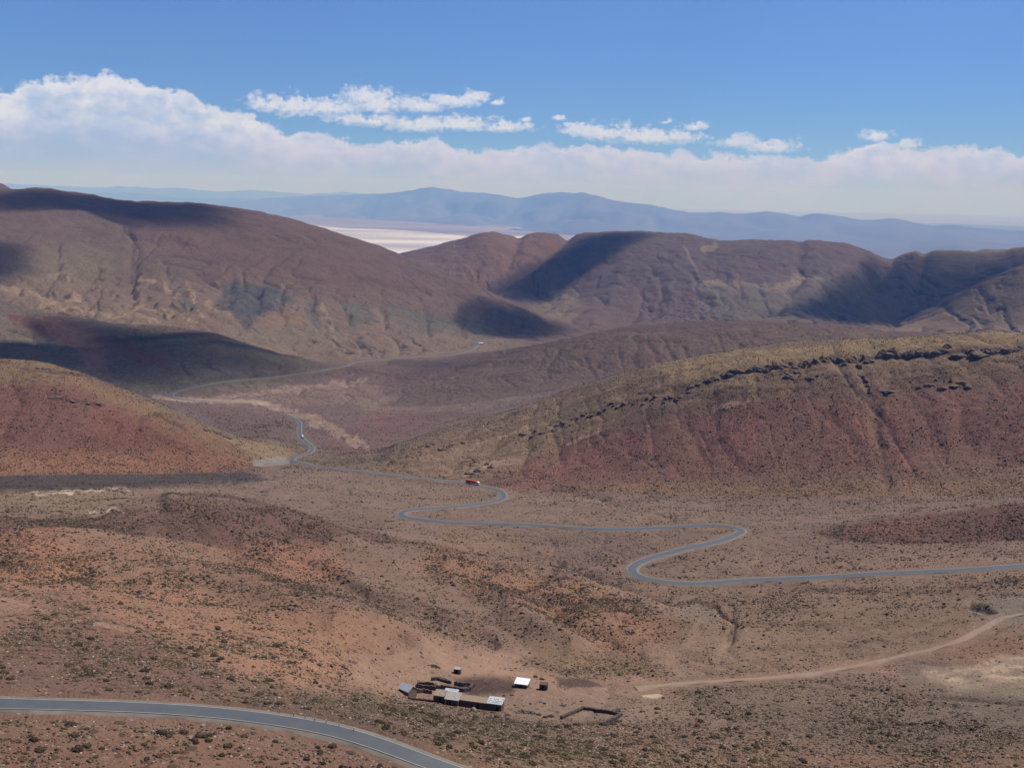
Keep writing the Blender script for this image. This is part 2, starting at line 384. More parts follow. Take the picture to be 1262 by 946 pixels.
# --- foreground slope
paint([(-220,650),(120,650),(330,680),(440,740),(560,780),(480,860),(300,850),(-220,800)], (140,109,90), 30, .8, 20, (2,9))
paint([(-220,650),(40,655),(130,690),(120,720),(-220,720)], (150,106,80), 14, .8, 16, (4,9), .75)
paint([(100,700),(260,700),(420,760),(500,830),(330,840),(200,800),(80,750)], (149,112,90), 22, .8, 18, (2,9), .55)
paint([(270,655),(390,660),(440,700),(380,740),(290,700)], (146,100,78), 14, .6, 14, (5,9), .7)
paint([(560,640),(640,660),(860,790),(760,800),(600,735),(520,700)], (142,104,80), 12, .7, 14, (4,9), .85)
paint([(-220,760),(150,770),(260,820),(300,860),(-220,850)], (108,82,76), 20, .75, 18, (1,6), .85)
paint([(200,700),(420,715),(560,750),(700,785),(650,800),(480,770),(300,735)], (116,94,86), 10, .6, 12, (4,9), .5)
paint([(0,720),(100,735),(240,800),(180,800),(60,760)], (118,90,82), 12, .5, 12, (3,8), .7)
paint([(330,850),(480,862),(600,885),(690,900),(800,960),(560,960),(430,900),(250,870)], (104,86,76), 12, .8, 14, (1,5), .95)
paint([(480,930),(700,900),(900,900),(1262,900),(1262,960),(500,960)], (124,98,80), 20, .6, 16, (1,5), .75)
paint([(-220,890),(300,900),(520,960),(-220,990)], (126,96,82), 20, .7, 14, (0,2), .7)
paint([(440,800),(640,800),(830,835),(780,870),(620,860),(500,855),(420,840)], (150,122,106), 14, .85, 10, (3,7), .12)
paint([(660,800),(780,805),(830,830),(700,835),(640,815)], (118,98,74), 8, .6, 8, (4,7), .95)
paint([(620,850),(800,850),(850,880),(720,900),(630,880)], (132,112,100), 8, .8, 6, (3,6), .2)
paint([(560,838),(600,834),(640,840),(628,856),(575,858)], (74,60,58), 5, .9, 4, (3,6), .05)
paint([(685,836),(720,833),(745,842),(725,849),(690,848)], (72,60,54), 4, .85, 4, (3,6), .05)
paint([(795,853),(811,853),(817,857),(810,860),(794,859),(789,856)], (190,172,155), 1.5, 1, 0, (3,6), 0)
paint([(820,840),(1060,830),(1262,880),(1262,930),(1000,920),(850,880)], (112,98,86), 14, .7, 14, (1,5), .85)
paint([(1100,812),(1262,800),(1262,830),(1450,840),(1450,905),(1262,905),(1160,870),(1120,840)], (112,101,92), 8, .8, 8, (2,6), .1)
paint([(1140,822),(1200,812),(1262,800),(1450,790),(1450,860),(1262,856),(1200,850),(1150,838)], (152,134,120), 6, .85, 10, (2,6), .05, .35)
for p in ([(1150,828),(1200,822),(1262,818)], [(1170,838),(1230,830),(1300,828)], [(1200,812),(1262,806)]): streak(p, 3, (178,160,136), .7, 6, (2,6), 0, .5)
paint([(1210,850),(1262,833),(1450,830),(1450,862),(1262,860)], (124,112,92), 4, .7, 5, (2,6), .1)
paint([(1150,800),(1262,780),(1262,805),(1200,815),(1150,818)], (132,100,84), 5, .7, 5, (2,6), .3)
paint([(1180,740),(1262,736),(1400,730),(1400,760),(1262,765),(1205,765)], (122,118,112), 5, .8, 4, (4,7), .03)
paint([(800,710),(1262,705),(1262,740),(1160,790),(900,830),(820,800),(850,760)], (124,104,88), 18, .6, 16, (4,7.2), .4)
paint([(835,735),(875,738),(895,765),(865,770),(835,755)], (128,116,104), 5, .7, 4, (4,7), .05)
streak([(862,765),(850,790),(822,815),(840,832)], 6, (138,116,100), .7, 3, (4,7), .1)
for p in ([(880,700),(1000,725),(1262,735)], [(900,770),(1060,775),(1180,765)], [(940,800),(1050,795),(1150,780)], [(960,725),(1150,728),(1262,712)]):
    streak(p, 4, (96,76,68), .45, 5, (4,8), .6, .5)
streak([(1180,790),(1100,811),(1000,829),(880,839),(780,848)], 3.2, (146,116,98), .6, 1.5, (3,7), .05)
streak([(830,843),(780,849),(720,852),(660,856)], 6, (142,116,101), .7, 2, (3,7), .05)
streak([(-100,715),(0,733),(120,772),(250,802),(420,828)], 3, (160,128,108), .5, 1.5, (2,8), .1)
streak([(600,660),(650,700),(720,740),(760,770)], 3, (148,120,102), .4, 2, (4,9), .2)
streak([(200,612),(260,611),(330,622),(420,649),(500,665),(600,682),(690,694)], 3.5, (80,64,58), .7, 2, (6.8,9), .9, .3)
for p in ([(690,690),(740,712),(790,730),(832,744)], [(836,742),(862,740),(884,746),(906,768),(898,785)], [(700,690),(660,680),(640,660)], [(640,604),(700,606),(760,618),(800,632),(850,640)], [(1190,752),(1212,750),(1228,757)]):
    streak(p, 2.4, (74,60,54), .6, 4, (4,11), .9, .5)
for p in ([(690,697),(740,720),(790,738),(832,752)], [(895,790),(880,815),(900,830)]): streak(p, 5, (144,124,108), .5, 4, (4,9), .1, .3)
# --- mid basin
paint([(330,590),(640,600),(1000,640),(900,720),(640,700),(420,640)], (124,106,94), 14, .6, 14, (6.5,11), .2)
paint([(640,660),(780,655),(860,690),(760,720),(650,700)], (112,94,86), 14, .5, 12, (6.5,9.5), .5)
paint([(1000,655),(1100,640),(1262,618),(1450,600),(1450,690),(1262,680),(1100,680)], (108,80,72), 4, .95, 6, (8,9.2), .95)
paint([(1080,640),(1150,636),(1140,655),(1060,660)], (134,92,76), 8, .6, 8, (8,9.2), .8)
paint([(-220,640),(0,640),(180,625),(330,625),(420,650),(520,668),(300,670),(-220,668)], (104,80,72), 8, .8, 8, (7,9), .7)
paint([(0,600),(150,598),(180,612),(120,638),(60,640),(-60,630),(-60,605)], (130,114,94), 8, .8, 12, (7.5,11), .4, .3)
for p in ([(20,610),(50,606),(90,605)], [(110,632),(140,628),(150,634)], [(70,607),(150,600),(160,603)]):
    streak(p, 2.6, (190,178,156), .7, 8, (7.5,11), 0, .7)
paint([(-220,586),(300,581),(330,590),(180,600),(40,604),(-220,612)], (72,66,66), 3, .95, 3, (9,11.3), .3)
paint([(330,575),(480,580),(480,600),(330,600)], (116,100,90), 6, .5, 6, (9.5,12.5), .3)
paint([(560,595),(700,604),(830,640),(760,628),(640,612)], (130,110,96), 5, .5, 6, (9,11.5), .2)
# --- red hill left
RL = (11, 12.6)
paint([(-220,430),(60,440),(340,570),(300,583),(-220,590)], (114,80,72), 6, 1, 4, RL, .75)
paint([(-220,430),(60,440),(340,570),(300,575),(200,530),(100,475),(0,472),(-220,478)], (122,102,78), 9, .85, 12, RL, .45)
paint([(-220,552),(60,556),(220,550),(320,566),(300,584),(-220,590)], (136,98,76), 10, .85, 12, RL, .8)
paint([(120,500),(200,520),(300,565),(200,550),(80,540)], (116,76,64), 14, .6, 10, RL, .6)
paint([(300,555),(345,556),(350,575),(300,580)], (122,98,82), 6, .7, 4, RL, .4)
for p in ([(30,455),(80,457),(110,463)], [(60,490),(130,495)], [(190,508),(230,530)]):
    streak(p, 3, (78,62,56), .7, 4, RL, None, .4)
# --- red hill right
paint([(455,590),(500,553),(700,482),(900,433),(1262,410),(1450,400),(1450,615),(640,612)], (118,95,82), 6, 1, 6, (11,12.9), .75)
paint([(590,600),(640,560),(760,540),(860,500),(960,490),(1262,480),(1450,470),(1450,570),(1262,570),(1000,585),(800,600)], (124,88,79), 16, .8, 22, (11,12.6), .8, .25)
for p in ([(640,560),(760,530),(820,540),(760,575),(660,590)], [(860,520),(940,500),(930,560),(860,570)], [(1000,490),(1060,500),(1080,560),(1040,570)],
          [(1085,500),(1120,500),(1115,570),(1095,580)], [(1150,480),(1190,480),(1190,545),(1160,545)], [(1245,480),(1300,480),(1290,540),(1250,540)]):
    paint(p, (140,92,86), 14, .55, 18, (11,12.4), .6, .6)
paint([(460,585),(520,552),(640,508),(760,464),(900,434),(1262,412),(1450,405),(1450,448),(1262,452),(1080,462),(900,486),(800,505),(700,540),(600,585),(540,595)], (125,106,88), 8, .8, 14, (11,12.9), .55)
paint([(800,450),(900,434),(1100,418),(1262,411),(1450,405),(1450,420),(1262,424),(1100,434),(980,442),(850,475)], (138,119,90), 4, .8, 5, (11,12.9), .4)
paint([(620,530),(740,478),(760,500),(700,520)], (118,102,84), 10, .6, 8, (11,12.9), .5)
paint([(640,600),(900,595),(1262,590),(1262,612),(640,612)], (130,104,78), 7, .6, 7, (11,12.2), .8)
for p in ([(1062,445),(1068,480),(1082,540)], [(1105,450),(1082,500)], [(1080,540),(1095,590)]):
    streak(p, 6, (120,100,80), .5, 6, (11,12.4), .5, .4)
for p in ([(575,582),(600,572),(640,566)], [(700,545),(740,530)], [(880,500),(920,495)]):
    streak(p, 4, (160,132,118), .7, 4, (11,12.4), .2, .4)
for p, w in (([(925,462),(932,490)], 4), ([(850,478),(930,470)], 4)): streak(p, w, (150,132,98), .6, 3, (11,12.5), .2)
sm_ = (BT2 > 11) & (BT2 < 12.97) & (PX > 450)
bl = below + 4 * WX
st = vnoise(bl / 2.3, ARC / 260, 201) * .6 + vnoise(bl / 5.5, ARC / 420, 203) * .6
up_ = smooth(-34, -20, bl) * (1 - smooth(18, 55, bl)) * sm_
SOIL *= (1 + .30 * st * up_)[..., None]
dk = smooth(.28, .5, st) * smooth(-.1, .3, fbm(ARC / 40, D / 40, 3, 207)) * up_ * smooth(-8, 0, bl)
SOIL[:] = SOIL * (1 - .6 * dk[..., None]) + S(72, 58, 54) * .6 * dk[..., None]
# dusty chutes down the red face
ch = smooth(.1, .7, fbm(ARC / 16 + WX, D / 230, 4, 211)) * sm_ * smooth(12, 40, bl)
SOIL[:] = SOIL * (1 - .35 * ch[..., None]) + S(140, 108, 92) * .35 * ch[..., None]
# --- valley beyond the gap
paint([(400,545),(480,500),(560,500),(600,510),(500,560),(420,575)], (114,84,78), 8, .8, 16, (12.3,15), .5, .4)
paint([(240,490),(330,478),(470,465),(470,500),(330,500)], (128,110,102), 10, .6, 10, (13,15.2), .35)
paint([(440,490),(680,486),(600,505),(450,508)], (122,108,98), 4, .7, 5, (13,15), .15)
paint([(460,565),(520,515),(580,505),(640,500),(560,540)], (104,96,84), 8, .4, 6, (12.9,14), .3)
streak([(325,496),(360,508),(400,522),(430,540),(450,552)], 6, (154,132,118), .8, 7, (12.2,15), .3, .55)
streak([(245,492),(300,486),(350,478),(400,474),(450,466)], 4, (146,128,118), .7, 6, (13,15.2), .3, .7)
streak([(190,488),(250,493),(330,496)], 4, (160,144,128), .8, 2, (13,15.2), .05)
paint([(250,495),(340,510),(368,525),(360,548),(330,548),(280,530),(240,505)], (104,86,82), 6, .7, 5, (12.6,14.4), .6)
paint([(280,540),(350,548),(362,560),(330,570),(300,560)], (134,114,86), 6, .8, 5, (12,14), .4)
paint([(312,563),(350,562),(362,568),(345,574),(312,573)], (124,122,120), 2.5, .95, 1, (11.2,13), 0)
streak([(480,447),(600,449)], 4, (70,62,66), .6, 2, (14.5,16.4), None)
# dark ridge on the left and its red band
paint([(-220,340),(0,365),(150,395),(300,420),(430,455),(300,480),(-220,510)], (100,94,84), 8, .9, 6, (13.5,15.9), .2)
paint([(5,384),(60,388),(110,400),(180,425),(200,445),(150,440),(90,425),(40,408)], (106,72,68), 4, .8, 9, (13.9,15.6), .1, .4)
paint([(90,425),(130,430),(135,452),(110,455)], (140,104,92), 6, .8, 6, (13.9,15.6), .1)
paint([(150,430),(200,435),(205,455),(170,450)], (112,62,66), 8, .6, 5, (13.9,15.6), .1)
paint([(160,400),(300,422),(390,446),(300,440),(200,418)], (132,122,92), 5, .7, 5, (14.3,15.9), .1)
# brown ridge in the middle
paint([(470,500),(540,470),(640,435),(760,408),(950,400),(1100,412),(1000,480),(640,500)], (98,84,76), 4, .95, 4, (14,15.9), .35)
for p in ([(735,440),(730,460)], [(765,435),(760,455)], [(795,430),(812,442)], [(800,443),(815,448)], [(845,425),(850,440)], [(928,420),(935,430)]):
    streak(p, 3, (112,70,70), .55, 4, (14,15.9), .2, .6)
# big hill left
paint([(-220,345),(60,340),(200,345),(300,355),(420,372),(600,402),(640,418),(560,440),(420,448),(-220,420)], (116,103,94), 10, .8, 14, (15.9,18), .15)
for p in ([(0,352),(40,362),(120,385),(200,392)], [(150,385),(190,375),(240,395)], [(62,335),(90,330),(80,345)], [(170,340),(190,345)], [(205,350),(230,372),(250,385)],
          [(230,345),(240,368)], [(255,370),(290,388),(310,392)], [(50,375),(100,360)], [(350,350),(345,370)], [(400,378),(410,400)]):
    streak(p, 3.5, (154,138,116), .6, 6, (15.9,18), .05, .5)
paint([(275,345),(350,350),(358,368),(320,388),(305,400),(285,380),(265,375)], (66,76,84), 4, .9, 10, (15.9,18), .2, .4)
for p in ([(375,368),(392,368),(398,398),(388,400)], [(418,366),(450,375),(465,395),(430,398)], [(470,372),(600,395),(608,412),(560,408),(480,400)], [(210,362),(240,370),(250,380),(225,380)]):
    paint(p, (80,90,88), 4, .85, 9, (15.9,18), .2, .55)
paint([(270,405),(420,400),(430,425),(330,420)], (108,108,96), 6, .5, 8, (15.9,17.4), 0, .2)
paint([(330,388),(360,378),(380,398),(340,402)], (128,108,88), 4, .7, 3, (15.9,17.8), 0)
paint([(60,300),(130,310),(150,345),(40,350),(0,330)], (112,108,88), 14, .5, 10, (16.5,18.1), 0)
paint([(190,256),(420,285),(520,325),(600,370),(460,360),(250,330),(170,290)], (100,82,78), 16, .8, 10, (16.8,18.4), .3)
# middle hills
paint([(500,312),(605,285),(700,290),(640,350),(600,365)], (116,92,78), 8, .7, 6, (18.4,20.6), .2)
paint([(655,370),(700,350),(720,370),(700,395),(670,388)], (118,110,92), 6, .6, 8, (17.6,20), .5)
streak([(843,300),(860,335),(880,362)], 2.2, (140,124,112), .6, 1, (17.5,20.3))
for p in ([(868,303),(880,300)], [(960,350),(985,335),(1010,345)], [(870,345),(930,350),(980,360)]):
    streak(p, 5, (150,138,118), .55, 4, (17.5,20.3), 0, .3)
paint([(860,345),(960,350),(1060,330),(1080,350),(1000,400),(860,405)], (98,96,88), 14, .6, 10, (17.5,20.1), .1)
paint([(1080,410),(1180,365),(1262,322),(1450,280),(1450,420)], (122,108,92), 6, .8, 6, (17,18.3), .1)
paint([(1060,330),(1140,308),(1262,304),(1262,320),(1150,370),(1090,400),(1000,395)], (104,98,84), 8, .8, 6, (18,20.4), .1)

# verges, patchy tone, broad variation
vr = (1 - smooth(-1, 2.5, NEARROAD)).reshape(D.shape)
SPK = SPK * (1 - vr)
mott = 1 + .11 * fbm(X / 34, Y / 34, 4, 61) + .08 * fbm(X / 210, Y / 90, 4, 66) + .06 * FN
mott = np.where(BT2 > 14, 1 + .10 * fbm(X / 260, Y / 260, 5, 68) + .06 * fbm(X / 60, Y / 60, 3, 69), mott)
# thin contour-wise bands of scrub, as in the basin
strp = fbm(X / 130 + WX * 1.5, Y / 22 + WY * 1.5, 4, 88)
SPK = np.clip(SPK * (1 + .9 * strp), 0, 1)
SOIL = SOIL * mott[..., None] * (1 + smooth(13.5, 16, BT2)[..., None] * np.array([.02, -.05, -.14]))
SOIL *= (1 - .14 * np.clip(strp, 0, 1) * (BT2 < 11))[..., None]

# ------------------------------------------------------------------ materials
def new_mat(name):
    m = bpy.data.materials.new(name); m.use_nodes = True
    nt = m.node_tree; return m, nt, nt.nodes['Principled BSDF']
def nd(nt, typ, **kw):
    n = nt.nodes.new(typ)
    for k, v in kw.items():
        if k in ('operation', 'blend_type', 'data_type', 'feature', 'distance', 'attribute_name', 'interpolation_type', 'noise_dimensions', 'clamp', 'use_clamp'): setattr(n, k, v)
        else: n.inputs[k].default_value = v
    return n
def math_n(nt, op, a, b=None, c=None, clamp=False):
    n = nt.nodes.new('ShaderNodeMath'); n.operation = op; n.use_clamp = clamp
    for i, v in enumerate((a, b, c)):
        if v is None: continue
        if isinstance(v, (int, float)): n.inputs[i].default_value = v
        else: nt.links.new(v, n.inputs[i])
    return n.outputs[0]
def mixc(nt, fac, a, b, blend='MIX'):
    n = nt.nodes.new('ShaderNodeMix'); n.data_type = 'RGBA'; n.blend_type = blend
    for s, v in ((n.inputs[0], fac), (n.inputs[6], a), (n.inputs[7], b)):
        if isinstance(v, (int, float)): s.default_value = v
        elif isinstance(v, (tuple, list)): s.default_value = (*v[:3], 1)
        else: nt.links.new(v, s)
    return n.outputs[2]

def terrain_mat(name):
    m, nt, bs = new_mat(name); L = nt.links
    geo = nt.nodes.new('ShaderNodeNewGeometry'); pos = geo.outputs['Position']
    soil = nd(nt, 'ShaderNodeAttribute', attribute_name='soil').outputs['Color']
    spk = nd(nt, 'ShaderNodeAttribute', attribute_name='scrub').outputs['Fac']
    crs = nd(nt, 'ShaderNodeAttribute', attribute_name='coarse').outputs['Fac']
    def noise(scale, det, rough=.55):
        n = nd(nt, 'ShaderNodeTexNoise', Scale=scale, Detail=det, Roughness=rough); L.new(pos, n.inputs['Vector']); return n.outputs['Fac']
    def lerp(a_, b_): 
        n = nt.nodes.new('ShaderNodeMix'); n.data_type = 'FLOAT'
        for sck, v_ in ((n.inputs[0], crs), (n.inputs[2], a_), (n.inputs[3], b_)):
            if isinstance(v_, (int, float)): sck.default_value = v_
            else: L.new(v_, sck)
        return n.outputs[0]
    n3 = noise(4.0, 3)
    def dots(scale, thr, soft, seed):
        mp = nd(nt, 'ShaderNodeMapping'); mp.inputs['Location'].default_value = (seed, seed * 2, 0); L.new(pos, mp.inputs[0])
        vo = nd(nt, 'ShaderNodeTexVoronoi', Scale=scale, Randomness=1.0); L.new(mp.outputs[0], vo.inputs['Vector'])
        sp = nd(nt, 'ShaderNodeSeparateColor'); L.new(vo.outputs['Color'], sp.inputs[0])
        rad = math_n(nt, 'MULTIPLY_ADD', sp.outputs[1], thr, thr * .3)
        d = math_n(nt, 'SUBTRACT', rad, vo.outputs['Distance'])
        return math_n(nt, 'DIVIDE', d, soft, clamp=True), sp.outputs[0]
    res = []
    for far in (0, 1):
        sc = .14 if far else 1.0
        n1 = noise(.9 * sc, 6, .7 if far else .6); n2 = noise(.11 * sc, 4)
        v = math_n(nt, 'MULTIPLY_ADD', n1, 1.6 if far else .75, .2 if far else .62)
        v = math_n(nt, 'MULTIPLY', v, math_n(nt, 'MULTIPLY_ADD', n2, .5, .75))
        d1, r1 = dots(.14 if far else .42, .42, .06, 3.1)
        keep = math_n(nt, 'LESS_THAN', r1, math_n(nt, 'MULTIPLY', spk, .95))
        f1 = math_n(nt, 'MULTIPLY', math_n(nt, 'MULTIPLY', d1, keep), .45 if far else .7)
        d2, r2 = dots(.26 if far else .85, .34, .06, 17.7)
        f2 = math_n(nt, 'MULTIPLY', math_n(nt, 'MULTIPLY', d2, math_n(nt, 'LESS_THAN', r2, .12 if far else .24)), .2 if far else .40)
        h = math_n(nt, 'ADD', math_n(nt, 'MULTIPLY', n1, 4.5 if far else .9), math_n(nt, 'MULTIPLY', n2, 11.0 if far else 2.0))
        h = math_n(nt, 'ADD', h, math_n(nt, 'MULTIPLY', f1, 1.4 if far else .7))
        res.append((v, f1, f2, h))
    v, f1, f2, h = [lerp(p_, q_) for p_, q_ in zip(*res)]
    col = mixc(nt, 1.0, soil, v, 'MULTIPLY')
    col = mixc(nt, f1, col, mixc(nt, n3, (.026, .020, .015), (.052, .038, .028)))
    col = mixc(nt, f2, col, (.30, .25, .21))
    L.new(col, bs.inputs['Base Color'])
    bs.inputs['Roughness'].default_value = .95; bs.inputs['Specular IOR Level'].default_value = .12
    bp = nd(nt, 'ShaderNodeBump', Strength=.8, Distance=1.0); L.new(h, bp.inputs['Height']); L.new(bp.outputs[0], bs.inputs['Normal'])
    return m
M_TER = terrain_mat('soil')

def simple_mat(name, col, rough=.85, spec=.2, var=.25, scale=1.5, metal=0, bump=.3):
    m, nt, bs = new_mat(name); L = nt.links
    tc = nt.nodes.new('ShaderNodeTexCoord')
    n = nd(nt, 'ShaderNodeTexNoise', Scale=scale, Detail=5.0); L.new(tc.outputs['Object'], n.inputs['Vector'])
    v = math_n(nt, 'MULTIPLY_ADD', n.outputs['Fac'], var * 2, 1 - var)
    L.new(mixc(nt, 1.0, col, v, 'MULTIPLY'), bs.inputs['Base Color'])
    bs.inputs['Roughness'].default_value = rough; bs.inputs['Specular IOR Level'].default_value = spec
    bs.inputs['Metallic'].default_value = metal
    if bump:
        b = nd(nt, 'ShaderNodeBump', Strength=bump, Distance=.05); L.new(n.outputs['Fac'], b.inputs['Height']); L.new(b.outputs[0], bs.inputs['Normal'])
    return m

# ------------------------------------------------------------------ object helpers
def tag(o, label=None, cat=None, group=None, kind=None):
    if label: o['label'] = label
    if cat: o['category'] = cat
    if group: o['group'] = group
    if kind: o['kind'] = kind
    return o
def empty(name, loc, rz=0):
    o = bpy.data.objects.new(name, None); COL.objects.link(o); o.location = loc; o.rotation_euler = (0, 0, rz)
    o.empty_display_size = .5; return o
def mesh_obj(name, verts, faces, mat, parent=None, smooth_=False):
    me = bpy.data.meshes.new(name); me.from_pydata([tuple(v) for v in verts], [], faces); me.update()
    if mat: me.materials.append(mat)
    if smooth_: me.polygons.foreach_set('use_smooth', [True] * len(me.polygons))
    o = bpy.data.objects.new(name, me); COL.objects.link(o)
    if parent: o.parent = parent
    return o
def np_mesh(name, V, Fq, mat, smooth_=True, attrs=None, normals=None):
    """V (n,3), Fq (m,k) fixed polygon size"""
    me = bpy.data.meshes.new(name); k = Fq.shape[1]
    me.vertices.add(len(V)); me.vertices.foreach_set('co', np.ascontiguousarray(V, np.float32).ravel())
    me.loops.add(Fq.size); me.loops.foreach_set('vertex_index', np.ascontiguousarray(Fq, np.int32).ravel())
    me.polygons.add(len(Fq)); me.polygons.foreach_set('loop_start', np.arange(0, Fq.size, k, dtype=np.int32))
    try: me.polygons.foreach_set('loop_total', np.full(len(Fq), k, np.int32))
    except Exception: pass
    me.update(calc_edges=True)
    if attrs:
        for an, (ty, arr) in attrs.items():
            at = me.attributes.new(an, ty, 'POINT')
            at.data.foreach_set('color' if ty == 'FLOAT_COLOR' else 'value', np.ascontiguousarray(arr, np.float32).ravel())
    if smooth_: me.polygons.foreach_set('use_smooth', np.ones(len(Fq), bool))
    if normals is not None: me.normals_split_custom_set_from_vertices(normals)
    me.materials.append(mat)
    o = bpy.data.objects.new(name, me); COL.objects.link(o); return o

# ------------------------------------------------------------------ terrain objects
GX = np.stack([X, Y, ZF], -1)
du = np.gradient(GX, axis=0); dv = np.gradient(GX, axis=1)
NRM = np.cross(du, dv); NRM /= np.linalg.norm(NRM, axis=-1, keepdims=True)
NRM[NRM[..., 2] < 0] *= -1
fb = BT[:-1]
pxf = PX[:-1, :-1]
FB = np.broadcast_to(fb[None, :], pxf.shape)
REG = np.zeros(pxf.shape, int)                                   # 0 ground (basin and valley floor)
REG[(FB >= 11) & (FB < 13) & (pxf < 350)] = 1                     # red and olive hill, left
REG[(FB >= 11) & (FB < 13) & (pxf > 440)] = 2                     # red hill, right
REG[(FB >= 14) & (FB < 16) & (pxf < 400)] = 3                     # shaded ridge, left
REG[(FB >= 14) & (FB < 16) & (pxf > 520)] = 4                     # brown ridge, middle
REG[(FB >= 16) & (FB < 19) & (pxf < 735)] = 5                     # big hill, left
REG[(FB >= 16) & (FB < 19) & (pxf >= 735)] = 6
REG[(FB >= 19)] = 6                                               # middle hills
REG[(FB >= 17) & (FB < 18.5) & (pxf > 1085)] = 7                  # hill at the right edge
idx = np.arange(NAZ * NROW).reshape(NAZ, NROW)
quads = np.stack([idx[:-1, :-1], idx[1:, :-1], idx[1:, 1:], idx[:-1, 1:]], -1)
AV = GX.reshape(-1, 3); AN = NRM.reshape(-1, 3)
AS = np.concatenate([np.clip(SOIL, 0.004, .8), np.ones(D.shape + (1,))], -1).reshape(-1, 4); AP = SPK.ravel(); AC = smooth(1300, 2300, D).ravel()
names = ['ground'] + ['hill'] * 7
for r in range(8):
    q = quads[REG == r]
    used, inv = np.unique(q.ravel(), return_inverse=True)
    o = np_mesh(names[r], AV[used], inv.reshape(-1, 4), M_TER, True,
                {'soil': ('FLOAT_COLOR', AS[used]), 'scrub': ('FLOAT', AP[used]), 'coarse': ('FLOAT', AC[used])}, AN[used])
    o['kind'] = 'structure'

# far plain, salt flat, far ranges ---------------------------------------------------------------
PLZ = -500.0; FS = 1500 / 910.
def far_pt(px, py, z=PLZ):
    az, te = ray(px, py); d = (z - CAMZ) / te
    return Vector((d * math.sin(az), d * math.cos(az), z))
def plain_mat(name, c1, c2, c3, sc):
    m, nt, bs = new_mat(name); L = nt.links
    geo = nt.nodes.new('ShaderNodeNewGeometry')
    mp = nd(nt, 'ShaderNodeMapping'); mp.inputs['Scale'].default_value = (sc * .35, sc, sc); L.new(geo.outputs['Position'], mp.inputs[0])
    n = nd(nt, 'ShaderNodeTexNoise', Scale=1.0, Detail=6.0, Roughness=.6); L.new(mp.outputs[0], n.inputs['Vector'])
    r = nt.nodes.new('ShaderNodeValToRGB'); e = r.color_ramp.elements
    e[0].position = .36; e[0].color = (*c1, 1); e[1].position = .66; e[1].color = (*c3, 1); x = e.new(.5); x.color = (*c2, 1)
    L.new(n.outputs['Fac'], r.inputs[0]); L.new(r.outputs[0], bs.inputs['Base Color'])
    bs.inputs['Roughness'].default_value = .9; bs.inputs['Specular IOR Level'].default_value = .1
    return m
M_PLAIN = plain_mat('plain_dust', (.14, .10, .085), (.19, .14, .115), (.23, .175, .14), 1 / 5200.)
M_SALT = plain_mat('salt', (.27, .23, .235), (.43, .41, .435), (.52, .50, .53), 1 / 3600.)
pl = mesh_obj('plain', [(-118000, -4000, PLZ), (118000, -4000, PLZ), (118000, 150000, PLZ), (-118000, 150000, PLZ)], [(0, 1, 2, 3)], M_PLAIN)
pl['kind'] = 'structure'
salt_px = [(250,283),(330,276),(370,277),(430,281),(500,284),(555,289),(600,292),(660,291),(700,296),(740,300),(700,318),(640,330),(560,350),(420,350),(300,330),(220,300)]
sv = [far_pt(x, y, PLZ + 6) for x, y in salt_px]
sv = [Vector(p) for p in catmull([tuple(v) for v in sv] + [tuple(sv[0])], 1500)[:-1]]
sv = [v + Vector((fb_ * 260, fb2 * 420, 0)) for v, fb_, fb2 in zip(sv, np.atleast_1d(vnoise(np.array([v.x for v in sv]) / 900, np.array([v.y for v in sv]) / 900, 3)), np.atleast_1d(vnoise(np.array([v.x for v in sv]) / 1300, np.array([v.y for v in sv]) / 1300, 5)))]
sf = mesh_obj('salt_flat', sv, [tuple(range(len(sv)))], M_SALT); sf['kind'] = 'structure'

def far_range(crest, base, dists, name, depth, seed, col, rough_amp=.16):
    """a mountain range: crest line over a base line on the plain, real depth behind it"""
    n = 420; rows = 46
    cr = np.array(crest, float); ba = np.array(base, float); ds = np.array(dists, float); ds[:, 1] *= FS; depth *= FS
    xs = np.linspace(cr[0, 0], cr[-1, 0], n)
    cy_ = np.interp(xs, cr[:, 0], cr[:, 1])
    az, te = ray(xs, cy_)
    dc = np.interp(xs, ds[:, 0], ds[:, 1])
    _, tb = ray(xs, np.interp(xs, ba[:, 0], ba[:, 1]))
    db = np.minimum((PLZ - CAMZ) / np.minimum(tb, -.004), dc - 1500)
    H = np.maximum(dc * te + CAMZ - PLZ, 30)
    V = []
    for j in range(rows):
        t = j / (rows - 1)
        if t <= .62:
            u = t / .62; d = db + (dc - db) * u; h = u ** 1.15
        else:
            u = (t - .62) / .38; d = dc + depth * u; h = 1 - u
        x = d * np.sin(az); y = d * np.cos(az)
        g = 1 - np.abs(fbm(x / 3800, y / 7600, 5, seed)) * 2.2
        g2 = fbm(x / 2300, y / 2300, 5, seed + 9)
        k = math.sin(min(u, 1) * math.pi) if t <= .62 else u * .5
        hh = H * h * (1 + (-rough_amp * 1.6 * np.clip(g, 0, 1) + rough_amp * g2) * (1 - h * .85) ) - H * k * .0
        hh = hh - H * .30 * np.clip(g, 0, 1) * math.sin(math.pi * min(h, 1))
        hh = hh + H * .055 * fbm(x / 1500, y / 1500, 5, seed + 4, .6)
        V.append(np.stack([x, y, PLZ - 4 + np.maximum(hh, 0)], -1))
    V = np.stack(V, 1); ii = np.arange(n * rows).reshape(n, rows)
    q = np.stack([ii[:-1, :-1], ii[1:, :-1], ii[1:, 1:], ii[:-1, 1:]], -1).reshape(-1, 4)
    m = simple_mat(name + '_rock', col, .95, .05, .3, .0004, 0, 0)
    o = np_mesh(name, V.reshape(-1, 3), q, m, True); o['kind'] = 'structure'; return o

